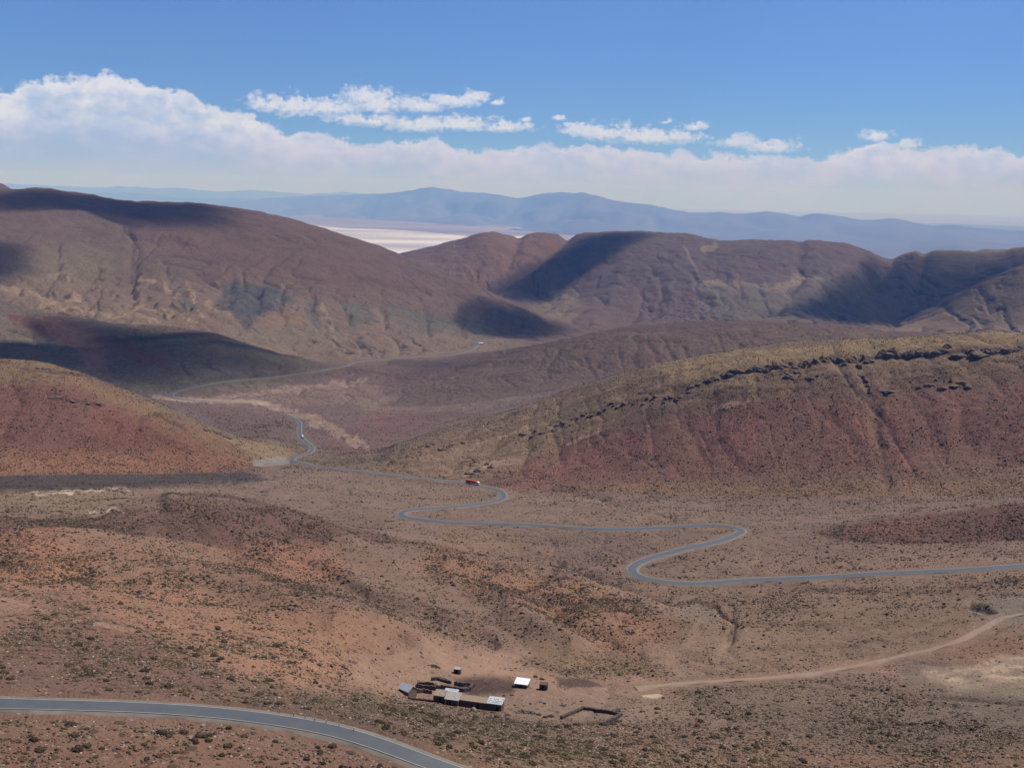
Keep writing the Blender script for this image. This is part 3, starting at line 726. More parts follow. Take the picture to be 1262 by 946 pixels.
RC = (.10, .085, .085)
far_range([(-160,258),(100,256),(250,252),(300,247),(340,243),(380,241),(400,240),(425,240),(450,238),(480,237),(500,234),(518,230),(532,229),(550,232),(570,234),(600,238),(620,241),(640,243),(655,240),(672,236),(690,234.5),(705,236),(720,235.5),(735,240),(750,246),(775,248),(800,250),(825,257),(850,262),(870,261),(890,260),(905,262),(920,262),(945,259),(965,262),(985,266),(1000,262),(1012,262),(1035,266),(1060,270),(1080,270),(1100,269),(1125,273),(1150,278),(1175,277),(1200,280),(1262,284),(1420,290)],
          [(-160,262),(300,265),(350,266),(450,270),(560,277),(700,289),(800,296),(1000,305),(1262,313),(1420,318)], [(-160,56000),(350,52000),(530,42000),(700,36000),(900,32000),(1262,30000),(1420,30000)], 'mountain_range', 9000, 5, RC)
far_range([(-160,226),(0,226),(60,228),(110,231),(150,229),(190,231),(230,232),(270,236),(300,234),(330,235),(380,239),(420,236),(470,240),(520,246),(560,250)],
          [(-160,250),(200,252),(400,256),(560,262)], [(-160,78000),(560,74000)], 'mountain_range', 6000, 15, RC)
far_range([(-160,238),(40,236),(100,238),(160,237),(230,244),(300,243),(330,248),(380,252),(420,256)],
          [(-160,252),(200,256),(420,264)], [(-160,62000),(420,58000)], 'mountain_range', 5000, 25, RC)
far_range([(960,276),(1020,273),(1060,274),(1100,272),(1150,277),(1180,276),(1230,279),(1300,281),(1420,284)],
          [(960,289),(1420,301)], [(960,50000),(1420,48000)], 'mountain_range', 5000, 35, RC)
far_range([(960,308),(1020,304),(1060,300),(1090,298),(1120,300),(1150,296),(1180,294),(1210,298),(1262,300),(1420,300)],
          [(960,314),(1060,323),(1262,334),(1420,338)], [(960,25500),(1020,24500),(1420,22500)], 'mountain_range', 2500, 45, RC, .3)

# ------------------------------------------------------------------ roads
def asphalt_mat():
    m, nt, bs = new_mat('asphalt'); L = nt.links
    geo = nt.nodes.new('ShaderNodeNewGeometry')
    n = nd(nt, 'ShaderNodeTexNoise', Scale=.35, Detail=6.0); L.new(geo.outputs['Position'], n.inputs['Vector'])
    n2 = nd(nt, 'ShaderNodeTexNoise', Scale=8.0, Detail=3.0); L.new(geo.outputs['Position'], n2.inputs['Vector'])
    v = math_n(nt, 'MULTIPLY_ADD', n.outputs['Fac'], .5, .75); v = math_n(nt, 'MULTIPLY', v, math_n(nt, 'MULTIPLY_ADD', n2.outputs['Fac'], .3, .85))
    L.new(mixc(nt, 1.0, (.055, .060, .065), v, 'MULTIPLY'), bs.inputs['Base Color'])
    bs.inputs['Roughness'].default_value = .6; bs.inputs['Specular IOR Level'].default_value = .45
    return m
M_ASPH = asphalt_mat()
M_GRAV = simple_mat('verge_gravel', (.138, .117, .098), .95, .1, .3, .4)
M_DIRT = simple_mat('dirt_track', (.205, .146, .110), .95, .1, .25, .35)
M_PAINT = simple_mat('road_paint', (.32, .32, .31), .7, .3, .2, .8, 0, 0)
def ribbon(name, P, offs, lift, mat, kind='structure', jitter=0):
    n = len(P); T = np.gradient(P[:, :2], axis=0); T /= np.linalg.norm(T, axis=1, keepdims=True) + 1e-9
    N = np.stack([T[:, 1], -T[:, 0]], 1)
    s = np.arange(n)
    rows = []
    for k, (o, dz) in enumerate(offs):
        oo = o + (jitter * 1.6 * vnoise(s / 4.0 + k * 31, s * 0.0 + k, 9) if jitter and k in (0, len(offs) - 1) else 0)
        oo = np.broadcast_to(oo, (n,))
        rows.append(np.stack([P[:, 0] + N[:, 0] * oo, P[:, 1] + N[:, 1] * oo, P[:, 2] + lift + dz], -1))
    V = np.stack(rows, 1); k = len(offs); ii = np.arange(n * k).reshape(n, k)
    q = np.stack([ii[:-1, :-1], ii[:-1, 1:], ii[1:, 1:], ii[1:, :-1]], -1).reshape(-1, 4)
    o = np_mesh(name, V.reshape(-1, 3), q[:, ::-1], mat, True)
    o['kind'] = kind; return o
for P, hw, g in ((R_NEAR, 2.45, 1.1), (R_MID, 2.9, 1.3), (R_FAR, 3.4, 2.6)):
    e = hw + g
    ribbon('road_verge', P, [(-e - .8, -.6), (-e, -.02), (0, .0), (e, -.02), (e + .8, -.6)], .0, M_GRAV, jitter=.5)
    ribbon('road', P, [(-hw, .03), (0, .09), (hw, .03)], .06, M_ASPH)
for P, ew in ((R_NEAR, 2.25), (R_MID, 2.8)):
    for side in (-1, 1):
        ribbon('road_marking', P, [(side * ew - .06, .042), (side * ew + .06, .042)], .066, M_PAINT)
ribbon('dirt_track', R_DIRT, [(-1.7, -.3), (-1.15, .0), (0, .05), (1.15, .0), (1.7, -.3)], .05, M_DIRT, jitter=.4)

# ------------------------------------------------------------------ building blocks
def boxv(x0, x1, y0, y1, z0, z1):
    return ([(x0,y0,z0),(x1,y0,z0),(x1,y1,z0),(x0,y1,z0),(x0,y0,z1),(x1,y0,z1),(x1,y1,z1),(x0,y1,z1)],
            [(0,3,2,1),(4,5,6,7),(0,1,5,4),(1,2,6,5),(2,3,7,6),(3,0,4,7)])
class MB:
    def __init__(s): s.v = []; s.f = []
    def add(s, v, f): o = len(s.v); s.v += list(v); s.f += [tuple(i + o for i in q) for q in f]; return s
    def box(s, *a): return s.add(*boxv(*a))
    def cyl(s, c, r, h, axis='z', n=12, r2=None):
        r2 = r if r2 is None else r2; v = []
        for k, (rr, t) in enumerate(((r, 0), (r2, h))):
            for i in range(n):
                a = 2 * math.pi * i / n; p, q = rr * math.cos(a), rr * math.sin(a)
                v.append((c[0] + p, c[1] + q, c[2] + t) if axis == 'z' else (c[0] + p, c[1] + t, c[2] + q) if axis == 'y' else (c[0] + t, c[1] + p, c[2] + q))
        f = [(i, (i + 1) % n, n + (i + 1) % n, n + i) for i in range(n)] + [tuple(range(n))[::-1], tuple(range(n, 2 * n))]
        return s.add(v, f)
    def build(s, name, mat, parent=None, bevel=0, smooth_=False):
        o = mesh_obj(name, s.v, s.f, mat, parent, smooth_)
        bm = bmesh.new(); bm.from_mesh(o.data); bmesh.ops.recalc_face_normals(bm, faces=bm.faces)
        if bevel: bmesh.ops.bevel(bm, geom=bm.edges[:], offset=bevel, segments=1, affect='EDGES', clamp_overlap=True)
        bm.to_mesh(o.data); bm.free(); return o

M_ADOBE = simple_mat('adobe', (.22, .15, .115), .95, .05, .25, 1.2)
M_ADOBE_SHADE = simple_mat('shade_dark_adobe', (.10, .066, .055), .95, .05, .3, 1.2)  # adobe with the house fronts' shade put into its colour; rubble shares it
M_STONE = simple_mat('dry_stone', (.085, .065, .058), .95, .05, .45, 2.5)
M_MUD = simple_mat('mud_roof', (.21, .16, .12), .95, .05, .25, 1.6)
M_TIN = simple_mat('tin_sheet', (.45, .47, .49), .45, .5, .15, .8, .35)
M_WHT = simple_mat('white_tin', (.60, .62, .64), .55, .4, .08, .8)
M_GREYR = simple_mat('grey_sheet', (.26, .245, .225), .8, .2, .2, 1.0)
M_DARK = simple_mat('dark_opening', (.015, .012, .012), .9, .1, .1)
M_WOOD = simple_mat('weathered_wood', (.14, .105, .08), .9, .1, .3, 4)
M_STW = simple_mat('pale_stone', (.50, .47, .43), .9, .1, .2, 3)

def front_frame(a, b, rz=-.25):
    """lower left front corner, far corner, length and heading of a house of the row"""
    A = ground(*a, 3.3, 6.5); L = (b[0] - a[0]) / F * A.xy.length / math.cos(rz) * 1.1
    B = A + Vector((math.cos(rz) * L, math.sin(rz) * L, 0)); B.z = height_at(B.x, B.y); return A, B, L, rz

def weigh_stones(put, x0, x1, y0, y1, z, n, r, slope=0):
    for _ in range(n):
        x = random.uniform(x0, x1); y = random.uniform(y0, y1); s = r * random.uniform(.6, 1.3)
        zz = z + slope * (y - y0)
        put(x - s, x + s, y - s * .7, y + s * .7, zz - .05, zz + s * .9)

def mono_house(name, label, cat, a, b, depth, hf, hb, wallm, roofm, over=.25, door=None, windows=(), stones=0, thick=.12, length=None, roof_name='roof', ridges=False):
    A, B, L, rz = front_frame(a, b)
    if length: L = length
    z0 = min(height_at(p.x, p.y) for p in (A, B))
    e = empty(name, (A.x, A.y, z0), rz); tag(e, label, cat)
    w = MB(); v = [(0,0,-1.2),(L,0,-1.2),(L,depth,-1.2),(0,depth,-1.2),(0,0,hf),(L,0,hf),(L,depth,hb),(0,depth,hb)]
    w.add(v, [(0,3,2,1),(4,5,6,7),(0,1,5,4),(1,2,6,5),(2,3,7,6),(3,0,4,7)]); w.build('wall', wallm, e, .05)
    r = MB(); sl = (hb - hf) / depth
    y0, y1 = -over, depth + over; z = lambda y: hf + sl * y + .02
    r.add([(-over,y0,z(y0)),(L+over,y0,z(y0)),(L+over,y1,z(y1)),(-over,y1,z(y1)),(-over,y0,z(y0)+thick),(L+over,y0,z(y0)+thick),(L+over,y1,z(y1)+thick),(-over,y1,z(y1)+thick)],
          [(0,3,2,1),(4,5,6,7),(0,1,5,4),(1,2,6,5),(2,3,7,6),(3,0,4,7)])
    if ridges:
        k = -over + .2
        while k < L + over - .1:
            r.add([(k-.05,y0,z(y0)+thick),(k+.05,y0,z(y0)+thick),(k+.05,y1,z(y1)+thick),(k-.05,y1,z(y1)+thick),(k-.05,y0,z(y0)+thick+.05),(k+.05,y0,z(y0)+thick+.05),(k+.05,y1,z(y1)+thick+.05),(k-.05,y1,z(y1)+thick+.05)],
                  [(0,3,2,1),(4,5,6,7),(0,1,5,4),(1,2,6,5),(2,3,7,6),(3,0,4,7)]); k += .45
    ro = r.build(roof_name, roofm, e)
    if stones:
        def put(x0, x1, y0, y1, z0, z1): MB().box(x0, x1, y0, y1, z0, z1).build('roof_weight', M_STW, ro)
        if stones > 40:      # rows of weights laid across the sheets
            for yy in (.25, .5, .75):
                x = .1
                while x < L - .2:
                    q = random.uniform(.22, .42)
                    if random.random() < .85:
                        y_ = depth * yy + random.uniform(-.25, .25)
                        put(x, x + q * 1.6, y_ - .22, y_ + .22, z(y_) + thick, z(y_) + thick + .22)
                    x += q * 2.1
        else: weigh_stones(put, 0, L, 0, depth, z(0) + thick, stones, .17, sl)
    if door is not None:
        d = MB(); d.box(door, door + .85, -.05, .0, -.3, min(1.8, hf - .15)); d.build('door', M_DARK, e)
    for wx in windows:
        d = MB(); d.box(wx, wx + .6, -.05, .0, .9, 1.4); d.build('window', M_DARK, e)
    return e, L

# gabled hut at the left end, its gable lit
A, B, L, rz = front_frame((503.5, 858), (515.5, 857.5))
L = 4.0; dep = 5.0; he = 2.0; hr = 3.3
hut = empty('hut', (A.x, A.y, A.z - .2), .85); tag(hut, 'tan adobe hut with a lit gable and a bent tin roof, leftmost of the homestead', 'hut')
w = MB(); w.add([(0,0,-1),(L,0,-1),(L,dep,-1),(0,dep,-1),(0,0,he),(L,0,he),(L,dep,he),(0,dep,he),(L/2,0,hr),(L/2,dep,hr)],
                [(0,3,2,1),(0,1,5,8,4),(2,3,7,9,6),(1,2,6,5),(3,0,4,7),(4,8,9,7),(8,5,6,9)]); w.build('wall', M_ADOBE, hut)
r = MB()
for sgn in (0, 1):
    x0, x1 = (-.3, L / 2) if sgn == 0 else (L + .3, L / 2)
    zz = he - .25
    r.add([(x0,-.15,zz+.06),(x1,-.15,hr+.06),(x1,dep+.3,hr+.06),(x0,dep+.3,zz+.06),(x0,-.15,zz+.14),(x1,-.15,hr+.14),(x1,dep+.3,hr+.14),(x0,dep+.3,zz+.14)],
          [(0,3,2,1),(4,5,6,7),(0,1,5,4),(1,2,6,5),(2,3,7,6),(3,0,4,7)])
r.build('roof', M_TIN, hut)
mono_house('house', 'dark fronted adobe house with a pale mud roof edged by white stones', 'house', (534,864), (547,866.5), 4.2, 2.5, 2.8, M_ADOBE_SHADE, M_MUD, .15, 2.2, (), 14)
mono_house('house', 'low house under a grey sheet roof, left of the long low house', 'house', (549,867.5), (564,869.5), 3.6, 2.3, 3.1, M_ADOBE_SHADE, M_GREYR, .4, 1.2, (), 6)
mono_house('shed', 'small lean-to behind the grey roofed house, covered in crumpled white sheets', 'shed', (547,860), (561,858), 3.0, 2.0, 2.6, M_ADOBE_SHADE, M_TIN, .35, None, (), 18)
mono_house('house', 'long low adobe house with a tan mud roof and a dark shaded front', 'house', (566.5,869.5), (599.5,874.5), 3.9, 2.3, 2.5, M_ADOBE_SHADE, M_MUD, .1, 6.3, (2.2, 4.2))
mono_house('house', 'house at the right end of the row with white weights across its tin roof', 'house', (600.5,874.5), (617,876.5), 3.9, 2.7, 3.2, M_ADOBE_SHADE, M_TIN, .3, 3.2, (), 60)
mono_house('shed', 'separate shed with a bright white tin roof on a dark stained yard', 'shed', (634.5,846.5), (649,849), 3.9, 1.7, 2.2, M_ADOBE_SHADE, M_WHT, .35, 2.0, (), 0, .1, None, 'roof', True)
mono_house('hut', 'tiny dark stone hut right of the white roofed shed', 'hut', (664.5,849.5), (673.5,850), 2.4, 2.2, 2.3, M_STONE, M_ADOBE_SHADE, .08, .9)
mono_house('hut', 'lone square adobe hut on the bare slope above the corrals', 'hut', (559,829), (566.5,829.5), 2.2, 2.0, 2.0, M_ADOBE_SHADE, M_GREYR, .08, .7)

# dry stone walls
def stone_wall(name, label, cat, pts, h, th, mat, name2=None, closed=False, pts_world=None):
    W = pts_world or [ground(p[0], p[1], 3, 6.5) for p in pts]
    if closed: W = W + [W[0]]
    base = W[0].copy(); e = MB()
    for i in range(len(W) - 1):
        a, b = W[i], W[i + 1]; v = b - a; Lw = math.hypot(v.x, v.y); n = max(1, int(Lw / .55)); d = Vector((v.x, v.y, 0)) / max(Lw, .01); nn = Vector((-d.y, d.x, 0))
        for k in range(n + 1):
            p = a + v * (k / max(n, 1)); z = height_at(p.x, p.y)
            hh = h * random.uniform(.78, 1.12); t = th * random.uniform(.8, 1.25); l = Lw / max(n, 1) * .56 + random.uniform(.02, .08)
            q = [p - d * l - nn * t / 2, p + d * l - nn * t / 2, p + d * l + nn * t / 2, p - d * l + nn * t / 2]
            vv = [(c.x - base.x, c.y - base.y, z - .5 - base.z) for c in q]
            q2 = [c + Vector((random.uniform(-.08, .08), random.uniform(-.08, .08), 0)) for c in q]
            vv += [(c.x - base.x, c.y - base.y, z + hh + random.uniform(-.08, .08) - base.z) for c in q2]
            e.add(vv, [(0,3,2,1),(4,5,6,7),(0,1,5,4),(1,2,6,5),(2,3,7,6),(3,0,4,7)])
    o = e.build(name, mat); o.location = base; tag(o, label, cat); return o
stone_wall('stone_wall', 'dark stone pen wall between the gabled hut and the corral', 'wall', [(515,847),(536,850),(536.5,846),(516,843.5)], 1.6, .6, M_STONE, closed=True)
stone_wall('stone_wall', 'short dark wall just behind the low front wall of the homestead', 'wall', [(515,853.5),(522,853),(531,854.5)], 1.5, .6, M_STONE)
stone_wall('stone_wall', 'long low adobe front wall joining the gabled hut to the first house', 'wall', [(504,861),(518,863),(533.5,865)], .9, .5, M_ADOBE_SHADE)
stone_wall('corral', 'irregular dark stone corral behind the houses, open at its top', 'corral', [(537,848),(548,848.5),(560,850),(571,852),(579,850.5),(583,846.5),(578,844.5),(570,845.5),(561,843.5)], 1.5, .8, M_STONE)
stone_wall('stone_wall', 'dark curved stone wall standing furthest up the slope behind the corral', 'wall', [(533,838),(539,837.5),(546,839.5),(555,842)], 1.3, .8, M_STONE)
stone_wall('corral', 'four sided dark stone corral by itself right of the homestead', 'corral', [(692,885.5),(702,880.5),(718,874),(732,875.5),(750,878.5),(765,882),(757,887),(743,892.5)], 1.2, .8, M_STONE)
# stick fence closing the corral front
fe = empty('stick_fence', ground(692, 886, 3, 6.5)); tag(fe, 'rough fence of thin sticks closing the front of the four sided corral', 'fence')
fa, fb_w = ground(693, 886.5, 3, 6.5), ground(743, 893, 3, 6.5)
for i in range(34):
    p = fa.lerp(fb_w, i / 33); z = height_at(p.x, p.y)
    q = MB(); lx, ly = random.uniform(-.15, .15), random.uniform(-.15, .15); r = .05
    q.add([(-r,-r,-.3),(r,-r,-.3),(r,r,-.3),(-r,r,-.3),(lx-r,ly-r,1.1),(lx+r,ly-r,1.1),(lx+r,ly+r,1.15),(lx-r,ly+r,1.15)],
          [(0,3,2,1),(4,5,6,7),(0,1,5,4),(1,2,6,5),(2,3,7,6),(3,0,4,7)])
    o = q.build('post', M_WOOD, fe); o.location = Vector((p.x, p.y, z)) - fe.location
# clay oven
g = ground(583.5, 875.5, 3, 6.5)
ov = empty('clay_oven', g); tag(ov, 'small tan clay oven dome standing before the long low house', 'oven')
q = MB(); n = 14; rings = 6; vs = []; fs = []
for j in range(rings):
    a = j / (rings - 1) * math.pi / 2
    for i in range(n): b = 2 * math.pi * i / n; vs.append((1.15 * math.cos(a) * math.cos(b), 1.15 * math.cos(a) * math.sin(b), -.3 + 1.7 * math.sin(a)))
for j in range(rings - 1):
    for i in range(n): fs.append((j*n+i, j*n+(i+1)%n, (j+1)*n+(i+1)%n, (j+1)*n+i))
q.add(vs, fs); q.build('dome', M_MUD, ov, smooth_=True)
q = MB(); q.box(-.3, .3, -1.2, -1.02, 0, .6); q.build('mouth', M_DARK, ov)
# scattered gear near the yard
def pile(name, label, cat, px, py, sx, sy, h, n, mat, smin=.15, smax=.4):
    g = ground(px, py, 3, 6.5); q = MB()
    for _ in range(n):
        x = random.gauss(0, sx / 2); y = random.gauss(0, sy / 2); s = random.uniform(smin, smax)
        z = height_at(g.x + x, g.y + y) - g.z
        a = random.uniform(0, 3.14); ca, sa = math.cos(a), math.sin(a); l, w_, t = s * random.uniform(.8, 2), s, s * random.uniform(.5, 1)
        hz = z + max(0, h * (1 - (x / sx) ** 2 - (y / sy) ** 2)) * random.random()
        v = [(x + dx * ca - dy * sa, y + dx * sa + dy * ca, hz + dz) for dx, dy, dz in ((-l,-w_,-.2),(l,-w_,-.2),(l,w_,-.2),(-l,w_,-.2),(-l*.7,-w_*.7,t),(l*.7,-w_*.7,t),(l*.7,w_*.7,t),(-l*.7,w_*.7,t))]
        q.add(v, [(0,3,2,1),(4,5,6,7),(0,1,5,4),(1,2,6,5),(2,3,7,6),(3,0,4,7)])
    o = q.build(name, mat); o.location = g; tag(o, label, cat); return o
pile('stone_heap', 'dark heap of stones and brush on the slope above the stone pens', 'heap', 535, 821, 2.4, 1.5, .8, 34, M_STONE)
pile('brush_heap', 'long dark heap of cut brush between the homestead and the lone corral', 'heap', 649, 878, 4.2, 1.6, 1.0, 110, M_WOOD)
pile('stone_heap', 'reddish heap of rubble on the bare yard before the lone corral', 'heap', 694, 869.5, 1.5, .8, .4, 40, M_ADOBE_SHADE, .1, .25)
for px, py, an in ((776,861,.2),(781,863.5,1.1),(786,862,-.3),(789,865,.5),(779,866,-.1)):
    g = ground(px, py, 3, 6.5); o = MB().cyl((-1.1, 0, .12), .13, 2.2, 'x', 8, .1).build('log', M_WOOD); o.location = g; o.rotation_euler = (0, 0, an)
    tag(o, 'dark timber lying on the bare ground left of the pale round clearing', 'log', 'timbers lying by the clearing')
pile('stone_heap', 'low row of dark stones between corral and pale round clearing', 'heap', 763, 873, 4, 1, .3, 18, M_STONE, .1, .25)
pile('stone_heap', 'small stone heap alone on the bare slope far left of the homestead', 'heap', 425, 823, 2, 1, .6, 14, M_STONE)

# ------------------------------------------------------------------ road posts on the near road
def mk_post():
    e = empty('marker_post', (0, 0, 0))
    q = MB(); q.box(-.06, .06, -.04, .04, -.3, .95); q.build('post', M_WOOD, e)
    q = MB(); q.box(-.065, .065, -.045, .045, .95, 1.12); q.build('cap', M_WHT, e); return e
def copy_tree(o):
    c = o.copy(); COL.objects.link(c)
    for ch in list(o.children):
        d = ch.copy(); COL.objects.link(d); d.parent = c
    return c
post0 = None
for px, py in [(333,876),(345,878.5),(362,883),(376,886),(388,889),(402,892),(418,896),(436,902)]:
    e = mk_post() if post0 is None else copy_tree(post0)
    if post0 is None: post0 = e
    e.location = ground(px, py, 1.5, 3.5); tag(e, 'thin roadside post with a pale cap along the far verge of the near road', 'post', 'posts along the near road')

# ------------------------------------------------------------------ vehicles
M_RED = simple_mat('red_tarp', (.42, .07, .045), .6, .3, .15, 1)
M_CABW = simple_mat('white_enamel', (.8, .8, .79), .35, .5, .05, 1, 0, 0)
M_GLASS = simple_mat('dark_glass', (.02, .025, .03), .1, .6, .05, 1, 0, 0)
M_TYRE = simple_mat('rubber', (.02, .02, .02), .85, .2, .1, 1, 0, 0)
M_RIM = simple_mat('rim_metal', (.45, .45, .46), .4, .5, .1, 1, .6, 0)
M_CHAS = simple_mat('chassis', (.03, .03, .032), .7, .2, .1, 1, 0, 0)
M_LAMP = simple_mat('lamp_lens', (.75, .75, .7), .2, .5, .05, 1, 0, 0)
def wheel(parent, x, y, r=.5, w=.3):
    s = -1 if y < 0 else 1
    t = MB().cyl((0, -w/2, 0), r, w, 'y', 18).build('wheel', M_TYRE, parent, .03); t.location = (x, y, r)
    k = MB().cyl((0, s*(w/2) - (.02 if s > 0 else .02), 0), r*.55, .04, 'y', 14).build('rim', M_RIM, t)
    return t
def road_frame(P, px, py, off):
    g = ground(px, py, 9, 15)
    i = int(np.hypot(P[:, 0] - g.x, P[:, 1] - g.y).argmin()); i = min(max(i, 3), len(P) - 4)
    t = P[i + 3] - P[i - 3]; a = math.atan2(t[1], t[0]); n = Vector((t[1], -t[0], 0)).normalized()
    return Vector(P[i]) + n * off + Vector((0, 0, .16)), a, math.atan2(t[2], math.hypot(t[0], t[1]))
def shell(mb, prof, y0, y1):
    n = len(prof); mb.add([(x, y0, z) for x, z in prof] + [(x, y1, z) for x, z in prof],
        [tuple(range(n))[::-1], tuple(range(n, 2 * n))] + [(i, (i + 1) % n, n + (i + 1) % n, n + i) for i in range(n)]); return mb
loc, a, sl = road_frame(R_MID, 581, 597.5, 1.7)
if math.cos(a) < 0: a += math.pi; sl = -sl
tr = empty('articulated_lorry', loc, a); tr.rotation_euler = (0, -sl, a)
tag(tr, 'long lorry with a red covered trailer and white cab entering the bend', 'lorry')
shell(MB(), [(-9.2,1.2),(4.3,1.2),(4.3,3.75),(4.1,3.9),(-9.0,3.9),(-9.2,3.75)], -1.28, 1.28).build('trailer', M_RED, tr, .04)
for k in range(11): MB().box(-8.6 + k * 1.2, -8.52 + k * 1.2, -1.31, 1.31, 1.25, 3.85).build('rib', M_RED, tr)
MB().box(-9.0, 7.6, -.5, .5, .75, 1.14).build('chassis', M_CHAS, tr)
cab = shell(MB(), [(5.4,.6),(8.0,.6),(8.05,1.8),(7.75,2.9),(7.3,3.3),(5.4,3.45)], -1.22, 1.22).build('cab', M_CABW, tr, .06)
shell(MB(), [(8.075,1.9),(7.80,2.85),(7.82,2.86),(8.1,1.9)], -1.05, 1.05).build('windscreen', M_GLASS, cab)
for s in (-1, 1):
    MB().box(6.5, 7.6, s * 1.235 - .01, s * 1.235 + .01, 1.9, 2.7).build('side_window', M_GLASS, cab)
    MB().box(8.02, 8.1, s * .85 - .18, s * .85 + .18, .85, 1.1).build('headlight', M_LAMP, cab)
    for x in (-8.0, -6.7, -5.4, 4.6, 7.1): wheel(tr, x, s * 1.05)
loc, a, sl = road_frame(R_MID, 368.5, 540, 1.6)
if math.sin(a) > 0: a += math.pi; sl = -sl
tk = empty('box_truck', loc, a); tk.rotation_euler = (0, -sl, a)
tag(tk, 'small white box truck driving down the road through the gap between the hills', 'truck')
shell(MB(), [(-4.6,1.0),(1.9,1.0),(1.9,3.3),(1.75,3.4),(-4.5,3.4),(-4.6,3.3)], -1.2, 1.2).build('cargo_box', M_CABW, tk, .04)
MB().box(-4.5, 4.2, -.45, .45, .6, .96).build('chassis', M_CHAS, tk)
cab = shell(MB(), [(2.1,.6),(4.3,.6),(4.35,1.5),(3.9,2.4),(2.1,2.5)], -1.1, 1.1).build('cab', M_CABW, tk, .05)
shell(MB(), [(4.37,1.55),(3.94,2.35),(3.98,2.36),(4.41,1.55)], -.95, .95).build('windscreen', M_GLASS, cab)
for s in (-1, 1):
    MB().box(3.0, 3.8, s * 1.115 - .01, s * 1.115 + .01, 1.55, 2.2).build('side_window', M_GLASS, cab)
    MB().box(4.32, 4.39, s * .8 - .15, s * .8 + .15, .8, 1.05).build('headlight', M_LAMP, cab)
    for x in (-3.2, 3.2): wheel(tk, x, s * .95, .45)

# far roadside store at the bend below the big hill
g = ground(593, 424, 15, 18)
st = empty('roadside_store', (g.x, g.y, g.z), .25); tag(st, 'small flat roofed white store beside the far bend at the foot of the big hill', 'store')
MB().box(-7, 7, -5, 5, -2, 3.2).build('wall', M_WHT, st, .05)
MB().box(-7.5, 7.5, -5.5, 5.5, 3.22, 3.6).build('roof', M_WHT, st)
MB().box(-1, 1, -5.06, -5.0, 0, 2.4).build('door', M_DARK, st)

# ------------------------------------------------------------------ rock outcrops
ROCKM = simple_mat('outcrop_rock', (.125, .088, .068), .95, .1, .5, .25, 0, 0)
def rock_mesh(seed, sub=3):
    bm = bmesh.new(); bmesh.ops.create_icosphere(bm, subdivisions=sub, radius=1)
    rs = np.random.default_rng(seed); off = rs.uniform(0, 50, 3)
    for v in bm.verts:
        p = v.co.normalized(); q = np.array([p.x, p.y, p.z]) * 1.7 + off
        n = float(fbm(np.array([q[0] + q[2]]), np.array([q[1] - q[2]]), 4, seed)[0])
        s = 1 + .55 * n; v.co = Vector((p.x * s, p.y * s, (round(p.z * s * 4) / 4 * .5 + p.z * s * .5)))
    me = bpy.data.meshes.new('rock_outcrop'); bm.to_mesh(me); bm.free(); me.materials.append(ROCKM); return me
rmeshes = [rock_mesh(s) for s in range(6)]
OUT = []
def strip(p0, p1, n, w, h, jit=2.0):
    n = int(n * 1.55)
    for i in range(n):
        t = (i + random.uniform(0, 1)) / n
        OUT.append((p0[0] + (p1[0] - p0[0]) * t, p0[1] + (p1[1] - p0[1]) * t + random.gauss(0, jit * 1.3), w * random.uniform(.2, .9), h * random.uniform(.35, 1.1)))
strip((845,478),(900,461),9,7,4); strip((900,459),(1000,447),16,8,5,1.5); strip((1005,446),(1075,444),10,8,5,2); strip((1080,439),(1170,433),12,11,6.5,1.5)
strip((1180,436),(1262,428),9,12,5.5,2); strip((960,465),(1020,462),8,7,3); strip((1060,458),(1075,484),4,7,5,2); strip((1085,484),(1100,484),2,9,4)
strip((1130,475),(1200,472),7,8,3); strip((760,500),(850,485),10,6,2.5,3); strip((640,538),(760,500),16,6,2.5,3); strip((470,578),(520,560),9,4,2.2,3)
strip((520,553),(570,549),6,9,3.2,1.5); strip((575,580),(610,575),5,6,3,2); strip((690,598),(715,600),3,5,2.5,2)
strip((250,527),(285,541),6,7,2.8,1); strip((288,545),(300,548),2,4,1.8,1); strip((40,455),(110,464),7,6,1.8,1.5); strip((60,490),(120,496),4,6,1.5,1)
for i, (px, py, w, h) in enumerate(OUT):
    g = ground(px, py, 11, 13.1)
    o = bpy.data.objects.new('rock_outcrop', rmeshes[i % 6]); COL.objects.link(o)
    o.location = g - Vector((0, 0, h * .25)); o.scale = (w * random.uniform(.8, 1.2), w * .55, h)
    o.rotation_euler = (0, random.uniform(-.15, .15), random.uniform(-.35, .35))
    tag(o, 'dark layered rock outcrop breaking through the scrubby hillside', 'rock outcrop', 'dark rock outcrops on the red hills')

# ------------------------------------------------------------------ shrubs
def leafy_mat(name, c1, c2):
    m, nt, bs = new_mat(name); L = nt.links
    at = nd(nt, 'ShaderNodeAttribute', attribute_name='tint'); oi = nt.nodes.new('ShaderNodeObjectInfo')
    t = math_n(nt, 'FRACT', math_n(nt, 'ADD', at.outputs['Fac'], oi.outputs['Random']))
    geo = nt.nodes.new('ShaderNodeNewGeometry')
    n = nd(nt, 'ShaderNodeTexNoise', Scale=5.0, Detail=3.0); L.new(geo.outputs['Position'], n.inputs['Vector'])
    c = mixc(nt, t, c1, c2); c = mixc(nt, 1.0, c, math_n(nt, 'MULTIPLY_ADD', n.outputs['Fac'], 1.2, .4), 'MULTIPLY')
    L.new(c, bs.inputs['Base Color']); bs.inputs['Roughness'].default_value = .95; bs.inputs['Specular IOR Level'].default_value = .05
    return m
M_BUSH = leafy_mat('scrub_leaves', (.034, .026, .016), (.072, .053, .034))
M_TUFT = leafy_mat('dry_tuft', (.085, .062, .036), (.16, .12, .07))
M_PEB = leafy_mat('pebble', (.17, .135, .11), (.36, .31, .28))

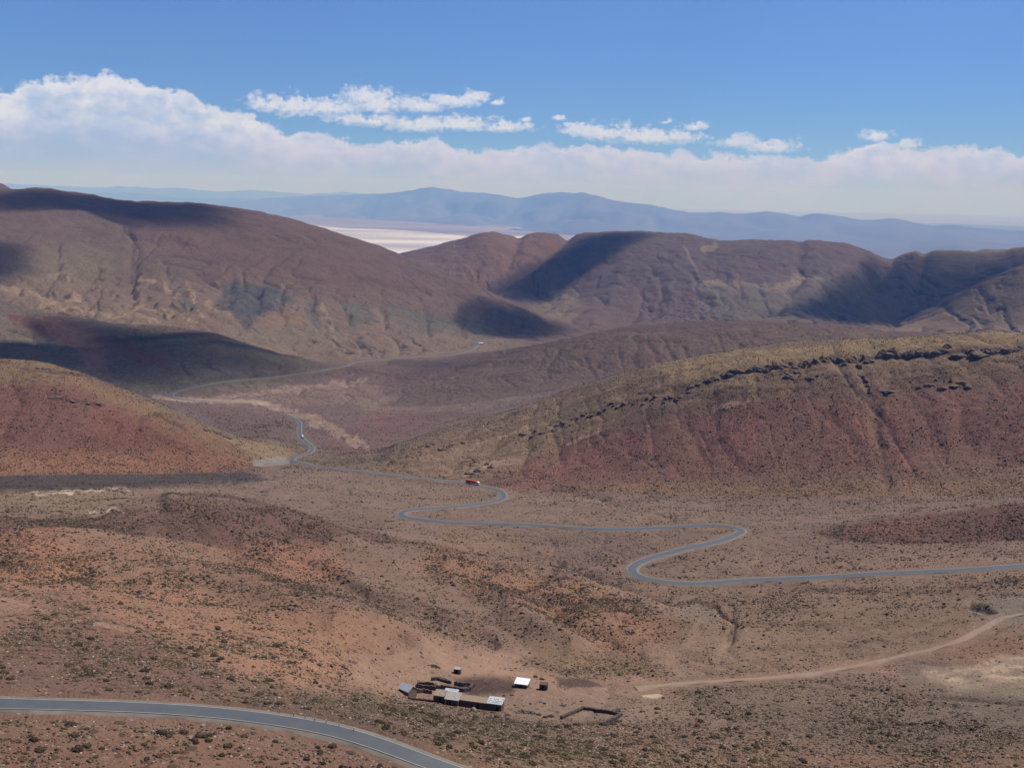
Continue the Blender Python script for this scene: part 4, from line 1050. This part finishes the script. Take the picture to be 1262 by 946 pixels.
def sample_points(n, b0, b1, bw_pow=1.0, pxlim=(-60, 1330)):
    """random spots on the relief, denser where the scrub attribute is high"""
    rsel = np.where((BT >= b0) & (BT < b1))[0]; rsel = rsel[rsel < NROW - 1]
    c0 = int(np.searchsorted(AZ, math.radians(-27.5))); c1 = int(np.searchsorted(AZ, math.radians(27.5)))
    dA = D[c0:c1, rsel] * (AZ[1] - AZ[0]) * np.abs(D[c0:c1][:, rsel + 1] - D[c0:c1][:, rsel])
    clump = np.clip(.6 + .75 * fbm(X[c0:c1][:, rsel] / 14, Y[c0:c1][:, rsel] / 14, 3, 101), .03, 2)
    w = dA * np.clip(SPK[c0:c1][:, rsel], 0, 1) ** 1.4 * clump / np.maximum(D[c0:c1][:, rsel], 200) ** bw_pow
    w = w * (NEARROAD.reshape(D.shape)[c0:c1][:, rsel] > 1.0)
    w = w.ravel(); cdf = np.cumsum(w); cdf /= cdf[-1]
    pick = np.searchsorted(cdf, RNG.random(n)); ci = pick // len(rsel) + c0; ri = rsel[pick % len(rsel)]
    u = RNG.random(n); v = RNG.random(n)
    P = (GX[ci, ri] * ((1-u)*(1-v))[:, None] + GX[np.minimum(ci+1, NAZ-1), ri] * (u*(1-v))[:, None]
         + GX[ci, ri+1] * ((1-u)*v)[:, None] + GX[np.minimum(ci+1, NAZ-1), ri+1] * (u*v)[:, None])
    return P
bm = bmesh.new(); bmesh.ops.create_icosphere(bm, subdivisions=1, radius=1); bm.verts.ensure_lookup_table()
ICV = np.array([v.co[:] for v in bm.verts]); ICF = np.array([[v.index for v in f.verts] for f in bm.faces]); bm.free()

HOUSES = [np.array(ground(x, y, 3, 6.5)) for x, y in ((510,855),(540,860),(560,862),(583,868),(610,868),(643,845),(669,848),(563,828))]
def scatter(name, P, size, mat, flat_, label, kind='stuff', lo=True):
    n = len(P)
    if lo: base = np.array([[0,0,1.],[1,0,.1],[.31,.95,.1],[-.81,.59,.1],[-.81,-.59,.1],[.31,-.95,.1],[0,0,-.4]]); fs = np.array([[0,1,2],[0,2,3],[0,3,4],[0,4,5],[0,5,1],[6,2,1],[6,3,2],[6,4,3],[6,5,4],[6,1,5]])
    else: base = ICV; fs = ICF
    nb = len(base)
    ang = RNG.random(n) * 6.283; ca, sa = np.cos(ang), np.sin(ang)
    jit = 1 + RNG.uniform(-.35, .35, (n, nb))
    B = base[None] * jit[..., None]
    sx = size * RNG.uniform(.75, 1.3, n); sz = size * flat_ * RNG.uniform(.7, 1.3, n)
    Vx = (B[..., 0] * ca[:, None] - B[..., 1] * sa[:, None]) * sx[:, None]; Vy = (B[..., 0] * sa[:, None] + B[..., 1] * ca[:, None]) * size[:, None]
    Vz = B[..., 2] * sz[:, None]
    V = np.stack([Vx, Vy, Vz], -1) + P[:, None]
    Fq = (fs[None] + (np.arange(n) * nb)[:, None, None]).reshape(-1, 3)
    tint = np.repeat(RNG.random(n), nb)
    o = np_mesh(name, V.reshape(-1, 3), Fq, mat, False, {'tint': ('FLOAT', tint)})
    tag(o, label, None, None, kind); return o

P1 = sample_points(60000, 1.0, 7.8, .8)
okp = np.ones(len(P1), bool)
for h in HOUSES: okp &= np.hypot(P1[:, 0] - h[0], P1[:, 1] - h[1]) > 7
P1 = P1[okp]
s1 = np.clip(RNG.lognormal(-1.58, .58, len(P1)), .10, 1.05)
vis = s1 / np.hypot(P1[:, 0], P1[:, 1])
pxs, pys = project(P1[:, 0], P1[:, 1], P1[:, 2])
vis = vis * ((pxs > 0) & (pxs < 1262) & (pys < 943))
top = np.argsort(-vis)[:300]
# extra hand-placed dark bushes that stand out in the photograph
def bush_mesh(seed):
    bm = bmesh.new(); rs = random.Random(seed)
    bmesh.ops.create_icosphere(bm, subdivisions=2, radius=.8)
    for v in bm.verts: v.co = v.co * rs.uniform(.75, 1.25); v.co.z = max(v.co.z, -.3) * .8 + .15
    for _ in range(90):      # leaf clumps breaking the outline
        d = Vector((rs.gauss(0, 1), rs.gauss(0, 1), abs(rs.gauss(0, .8)))).normalized(); c = d * rs.uniform(.7, 1.15); c.z *= .85
        s = rs.uniform(.1, .2); M = Matrix.Translation(c) @ Matrix.Rotation(rs.uniform(0, 6), 4, d) @ Matrix.Diagonal((s, s, s * .6, 1))
        bmesh.ops.create_cone(bm, segments=4, radius1=1, radius2=0, depth=1.4, cap_ends=True, matrix=M)
    me = bpy.data.meshes.new('shrub'); bm.to_mesh(me); bm.free(); me.materials.append(M_BUSH); return me
bms = [bush_mesh(s) for s in range(7)]
def put_bush(p, s, label='low dark rounded shrub growing on the stony slope in the foreground', group='low shrubs of the foreground slopes'):
    o = bpy.data.objects.new('shrub', bms[random.randrange(7)]); COL.objects.link(o)
    o.location = p; o.scale = (s * random.uniform(.9, 1.2), s * random.uniform(.9, 1.2), s * random.uniform(.7, .95)); o.rotation_euler = (0, 0, random.uniform(0, 6.28))
    tag(o, label, 'shrub', group)
HAND = [(170,779,.9),(140,757,.6),(174,756,.6),(225,804,1.1),(222,799,.7),(228,812,.8),(243,802,.8),(264,808,1),(272,812,1.1),(268,815,.8),(541,776,1.3),(660,834,.9),(668,837,.9),
        (745,893,1.3),(755,892,1.2),(762,889,1.0),(865,880,1),(862,874,.8),(878,879,.9),(880,876,.8),(897,899,1.1),(946,903,.9),(852,880,.8),(664,881,.9),(672,884,.8)]
for i in top[:300 - len(HAND)]:
    put_bush(Vector(P1[i]), float(s1[i]) * 1.05)
for px, py, s in HAND: put_bush(ground(px, py, 1, 7), s)
rest = np.ones(len(P1), bool); rest[top[:300 - len(HAND)]] = False
d1_ = np.hypot(P1[:, 0], P1[:, 1]) / s1 < 1150
scatter('scrub', P1[rest & d1_], s1[rest & d1_], M_BUSH, .75, 'countless small dark shrubs over the near slopes', lo=False)
scatter('scrub', P1[rest & ~d1_], s1[rest & ~d1_], M_BUSH, .75, 'countless small dark shrubs further down the slopes')
P2 = sample_points(150000, 5.5, 12.8, .3)
s2 = np.clip(RNG.lognormal(-.95, .45, len(P2)), .2, 1.3)
scatter('scrub', P2, s2, M_BUSH, .75, 'fine dark scrub dotting the basin and the red hills')
P5 = sample_points(40000, 12.8, 15.6, .2)
scatter('scrub', P5, np.clip(RNG.lognormal(-.35, .4, len(P5)), .4, 1.8), M_BUSH, .7, 'far scrub dotting the valley beyond the red hills')
P3 = sample_points(36000, 1.0, 6.5, .9)
scatter('dry_grass', P3, np.clip(RNG.lognormal(-1.35, .3, len(P3)), .12, .5), M_TUFT, .9, 'straw coloured grass tufts between the near shrubs')
P4 = sample_points(28000, 1.0, 7.5, .8)
scatter('stones', P4, np.clip(RNG.lognormal(-1.7, .4, len(P4)), .08, .5), M_PEB, .5, 'pale stones strewn over the near slopes')

# ------------------------------------------------------------------ light, sky and clouds
EXPO = .35
SUN_EL = math.radians(57); SUN_AZ = math.radians(62)        # azimuth from +Y (view) towards +X
sd = Vector((math.cos(SUN_EL) * math.sin(SUN_AZ), math.cos(SUN_EL) * math.cos(SUN_AZ), math.sin(SUN_EL)))
sl_ = bpy.data.lights.new('sun', 'SUN'); so = bpy.data.objects.new('sun', sl_); COL.objects.link(so)
sl_.energy = 5.0; sl_.angle = math.radians(.53); sl_.color = (1, .955, .90)
so.rotation_euler = (-sd).to_track_quat('-Z', 'Y').to_euler(); so.location = (0, 0, 3000)

w = bpy.data.worlds.new('World'); SC.world = w; w.use_nodes = True
nt = w.node_tree; L = nt.links; bg = nt.nodes['Background']
sky = nt.nodes.new('ShaderNodeTexSky'); sky.sky_type = 'NISHITA'; sky.sun_disc = False
sky.sun_elevation = SUN_EL; sky.sun_rotation = SUN_AZ; sky.altitude = 3800; sky.air_density = 1.0; sky.dust_density = .25; sky.ozone_density = 2.0
SKYS = .068
bg.inputs['Strength'].default_value = SKYS
tc = nt.nodes.new('ShaderNodeTexCoord'); sep = nt.nodes.new('ShaderNodeSeparateXYZ'); L.new(tc.outputs['Generated'], sep.inputs[0])
MN = lambda op, a, b=None, c=None, clamp=False: math_n(nt, op, a, b, c, clamp)
az_n = MN('ARCTAN2', sep.outputs[0], sep.outputs[1]); el_n = MN('ARCSINE', sep.outputs[2])
# noise in direction space
def dnoise(scale, det, rough, stretch=1.0, off=0.0):
    cb = nt.nodes.new('ShaderNodeCombineXYZ'); L.new(az_n, cb.inputs[0]); L.new(MN('MULTIPLY', el_n, stretch), cb.inputs[1]); cb.inputs[2].default_value = off
    n = nd(nt, 'ShaderNodeTexNoise', Scale=scale, Detail=det, Roughness=rough); L.new(cb.outputs[0], n.inputs['Vector']); return n
nA = dnoise(58, 9, .62, 1.35); nB = dnoise(12, 6, .6, 2.2, 5.); nC = dnoise(190, 5, .6, 1.3, 9.)
puff = MN('ADD', MN('MULTIPLY', MN('SUBTRACT', nA.outputs['Fac'], .5), .034), MN('MULTIPLY', MN('SUBTRACT', nC.outputs['Fac'], .5), .010))
TOP = [(-400,140),(-150,125),(0,108),(40,100),(75,93),(105,96),(118,88),(140,88),(158,95),(180,99),(205,108),(235,113),(250,127),(290,136),(305,138),(345,158),(420,168),(445,178),(480,174),(530,170),(575,182),(640,180),(700,178),(760,180),(830,186),(880,188),(940,190),(990,196),(1020,188),(1050,178),(1080,172),(1100,178),(1140,184),(1185,180),(1215,180),(1262,187),(1400,180),(1650,190)]
ta, te_ = ray([p[0] for p in TOP], [p[1] for p in TOP]); te_ = np.arctan(te_)
fc = nt.nodes.new('ShaderNodeFloatCurve'); cv = fc.mapping.curves[0]
A0, A1, E1 = -.7, .7, .2
pts = [((a - A0) / (A1 - A0), e / E1) for a, e in zip(ta, te_)]
cv.points[0].location = (0, pts[0][1]); cv.points[1].location = (1, pts[-1][1])
for p in pts: cv.points.new(*p)
for p in cv.points: p.handle_type = 'AUTO_CLAMPED'
fc.mapping.update()
L.new(MN('DIVIDE', MN('SUBTRACT', az_n, A0), A1 - A0, clamp=True), fc.inputs['Value'])
top_el = MN('MULTIPLY', fc.outputs[0], E1)
dd = MN('SUBTRACT', MN('ADD', top_el, MN('MULTIPLY', puff, .85)), el_n)        # >0 inside the bank
bank = MN('DIVIDE', MN('ADD', dd, MN('MULTIPLY', MN('SUBTRACT', nB.outputs['Fac'], .5), .012)), .0042, clamp=True)
body = MN('DIVIDE', dd, .06, clamp=True)
thin = MN('MULTIPLY', MN('MULTIPLY', MN('SUBTRACT', nB.outputs['Fac'], .46), 2.6, clamp=True), .55)
thin = MN('MULTIPLY', thin, MN('DIVIDE', dd, .012, clamp=True))
bank_a = MN('MULTIPLY', bank, MN('SUBTRACT', MN('SUBTRACT', 1.0, MN('MULTIPLY', body, .15)), thin))
# separate smaller clouds
SM = [(335,128,38,10),(365,130,45,14),(405,132,45,12),(452,118,28,13),(470,128,40,14),(520,130,42,9),(560,124,42,8),(588,119,22,7),(612,126,12,4),(455,148,60,8),(520,153,55,10),(570,152,55,10),(620,156,40,7),(652,155,9,4),
      (715,160,26,9),(745,163,40,11),(800,168,60,11),(835,168,34,9),(857,156,18,5),(820,149,9,3),(690,146,9,3),(648,147,8,4),(910,174,34,8),(950,180,40,9),(1080,168,18,7),(1118,178,16,7)]
acc = None
for (x, y, rx, ry) in SM:
    a, t = ray(x, y); e = math.atan(float(t)); a = float(a)
    ax = MN('DIVIDE', MN('SUBTRACT', az_n, a), rx / F * 1.05); ay = MN('DIVIDE', MN('SUBTRACT', MN('ADD', el_n, MN('MULTIPLY', puff, -.35)), e), ry / F * 1.05)
    # flat below, puffy above
    r = MN('SUBTRACT', 1.12, MN('SQRT', MN('ADD', MN('MULTIPLY', ax, ax), MN('MULTIPLY', ay, ay))))
    acc = r if acc is None else MN('MAXIMUM', acc, r)
sm = MN('ADD', acc, MN('MULTIPLY', MN('ADD', MN('SUBTRACT', nA.outputs['Fac'], .5), MN('MULTIPLY', MN('SUBTRACT', nC.outputs['Fac'], .5), .8)), 2.3))
sm_a = MN('MULTIPLY', MN('DIVIDE', MN('SUBTRACT', sm, .08), .75, clamp=True), .92)
alpha = MN('MAXIMUM', bank_a, sm_a)
shade = MN('MULTIPLY', body, MN('MULTIPLY_ADD', nB.outputs['Fac'], 1.0, .55), clamp=True)
shade = MN('ADD', shade, MN('MULTIPLY', MN('SUBTRACT', nA.outputs['Fac'], .5), MN('MULTIPLY_ADD', body, -1.4, 2.9)))
shade = MN('ADD', shade, MN('MULTIPLY', MN('SUBTRACT', nB.outputs['Fac'], .45), .9), None, True)
def skc(r, g, b): return tuple(lin((r, g, b)) / SKYS / 2 ** EXPO)
ccol = mixc(nt, shade, skc(226, 230, 248), skc(172, 192, 238))
low = MN('DIVIDE', MN('SUBTRACT', .055, el_n), .05, clamp=True)
ccol = mixc(nt, MN('MULTIPLY', low, .85), ccol, skc(180, 176, 250))
skyc = mixc(nt, 1.0, sky.outputs[0], (.68, .90, 1.32), 'MULTIPLY')
skyc = mixc(nt, MN('DIVIDE', MN('SUBTRACT', .17, el_n), .13, clamp=True), skyc, mixc(nt, 1.0, skyc, (.72, .74, .80), 'MULTIPLY'))
out = mixc(nt, alpha, skyc, ccol)
L.new(out, bg.inputs['Color'])

# haze: one even box of thin blue air
hz, hnt, _ = new_mat('haze_air'); hnt.nodes.remove(hnt.nodes['Principled BSDF'])
pv = hnt.nodes.new('ShaderNodeVolumePrincipled'); pv.inputs['Color'].default_value = (.15, .38, 1.0, 1); pv.inputs['Absorption Color'].default_value = (1, 1, 1, 1); pv.inputs['Density'].default_value = 3.1e-5; pv.inputs['Anisotropy'].default_value = 0.0
hnt.links.new(pv.outputs[0], hnt.nodes['Material Output'].inputs['Volume'])
hb = MB().box(-120000, 120000, -5000, 152000, PLZ - 1, CAMZ + 1500).build('haze', hz); tag(hb, None, None, None, 'stuff')

# clouds high above and out of the picture, which shade parts of the hills
def cloud_mat():
    m, nt, bs = new_mat('cloud_vapour'); L = nt.links
    at = nd(nt, 'ShaderNodeAttribute', attribute_name='dens').outputs['Fac']
    geo = nt.nodes.new('ShaderNodeNewGeometry')
    n = nd(nt, 'ShaderNodeTexNoise', Scale=.0035, Detail=4.0); L.new(geo.outputs['Position'], n.inputs['Vector'])
    a = math_n(nt, 'ADD', at, math_n(nt, 'MULTIPLY', math_n(nt, 'SUBTRACT', n.outputs['Fac'], .5), .7))
    mr = nd(nt, 'ShaderNodeMapRange', interpolation_type='SMOOTHSTEP'); L.new(a, mr.inputs[0]); mr.inputs[1].default_value = .02; mr.inputs[2].default_value = .95; mr.inputs[4].default_value = .66
    tr = nt.nodes.new('ShaderNodeBsdfTransparent'); df = nt.nodes.new('ShaderNodeBsdfDiffuse'); df.inputs[0].default_value = (.85, .86, .88, 1)
    mx = nt.nodes.new('ShaderNodeMixShader'); L.new(mr.outputs[0], mx.inputs[0]); L.new(tr.outputs[0], mx.inputs[1]); L.new(df.outputs[0], mx.inputs[2])
    L.new(mx.outputs[0], nt.nodes['Material Output'].inputs['Surface']); return m
M_CLOUD = cloud_mat()
def cloud_over(px_poly, b, alt=3400, grow=1.0):
    W = [ground(x, y, *b) for x, y in px_poly]
    P = [p + sd * ((alt - p.z) / sd.z) for p in W]
    c = sum(P, Vector()) / len(P); n = len(P) * 4
    ring = [Vector(p) for p in catmull([tuple(p) for p in P] + [tuple(P[0])], 60)[:-1]]
    n = len(ring); V = [c + Vector((0, 0, 220)), c - Vector((0, 0, 60))]; dens = [1, 1]; Fc = []
    K_ = 7
    for k in range(1, K_ + 1):
        u = k / K_
        for p in ring:
            q = c + (p - c) * u * 1.18 * grow; nz = float(vnoise(np.array([q.x / 260]), np.array([q.y / 260]), 4)[0])
            V.append(Vector((q.x, q.y, c.z + (220 * (1 - u * u) + 60 * nz) * 1.0))); dens.append(1 - u)
    for i in range(n): Fc.append((0, 2 + i, 2 + (i + 1) % n))
    for k in range(K_ - 1):
        for i in range(n): a0 = 2 + k * n; Fc.append((a0 + i, a0 + n + i, a0 + n + (i + 1) % n, a0 + (i + 1) % n))
    a0 = 2 + (K_ - 1) * n
    for i in range(n): Fc.append((1, a0 + (i + 1) % n, a0 + i))
    o = mesh_obj('cloud', V, Fc, M_CLOUD, None, True)
    at = o.data.attributes.new('dens', 'FLOAT', 'POINT')
    # the flat underside repeats the top's thinness outward
    at.data.foreach_set('value', [d * 1.6 for d in dens])
    o['kind'] = 'structure'; return o
CL = [([(-60,240),(20,234),(120,238),(230,250),(320,262),(300,278),(210,285),(170,272),(90,258),(0,262)], (16,18.2)),
      ([(-120,295),(20,296),(38,320),(25,345),(-120,350)], (16,18)),
      ([(585,372),(620,372),(660,386),(715,405),(700,418),(640,418),(590,412),(575,395)], (15.9,18.2)),
      ([(722,289),(812,287),(765,312),(715,345),(675,375),(640,372),(605,352),(655,325)], (17.9,20)),
      ([(1080,316),(1180,308),(1330,298),(1290,330),(1190,362),(1100,406),(950,404),(945,385),(1000,362),(1040,340)], (17.9,20)),
      ([(40,388),(130,396),(230,408),(320,434),(430,452),(380,463),(300,474),(210,488),(110,480),(40,462),(-140,468),(-140,425),(10,425),(70,432),(90,415)], (13.9,15.5))]
for poly, b in CL: cloud_over(poly, b)

SC.view_settings.view_transform = 'Standard'; SC.view_settings.look = 'None'; SC.view_settings.gamma = 1
SC.view_settings.use_curve_mapping = False; SC.view_settings.exposure = EXPO
SC.cycles.transparent_max_bounces = 16; SC.cycles.max_bounces = 6; SC.cycles.volume_bounces = 0
SC.cycles.use_denoising = True
print('objects', len(bpy.data.objects))
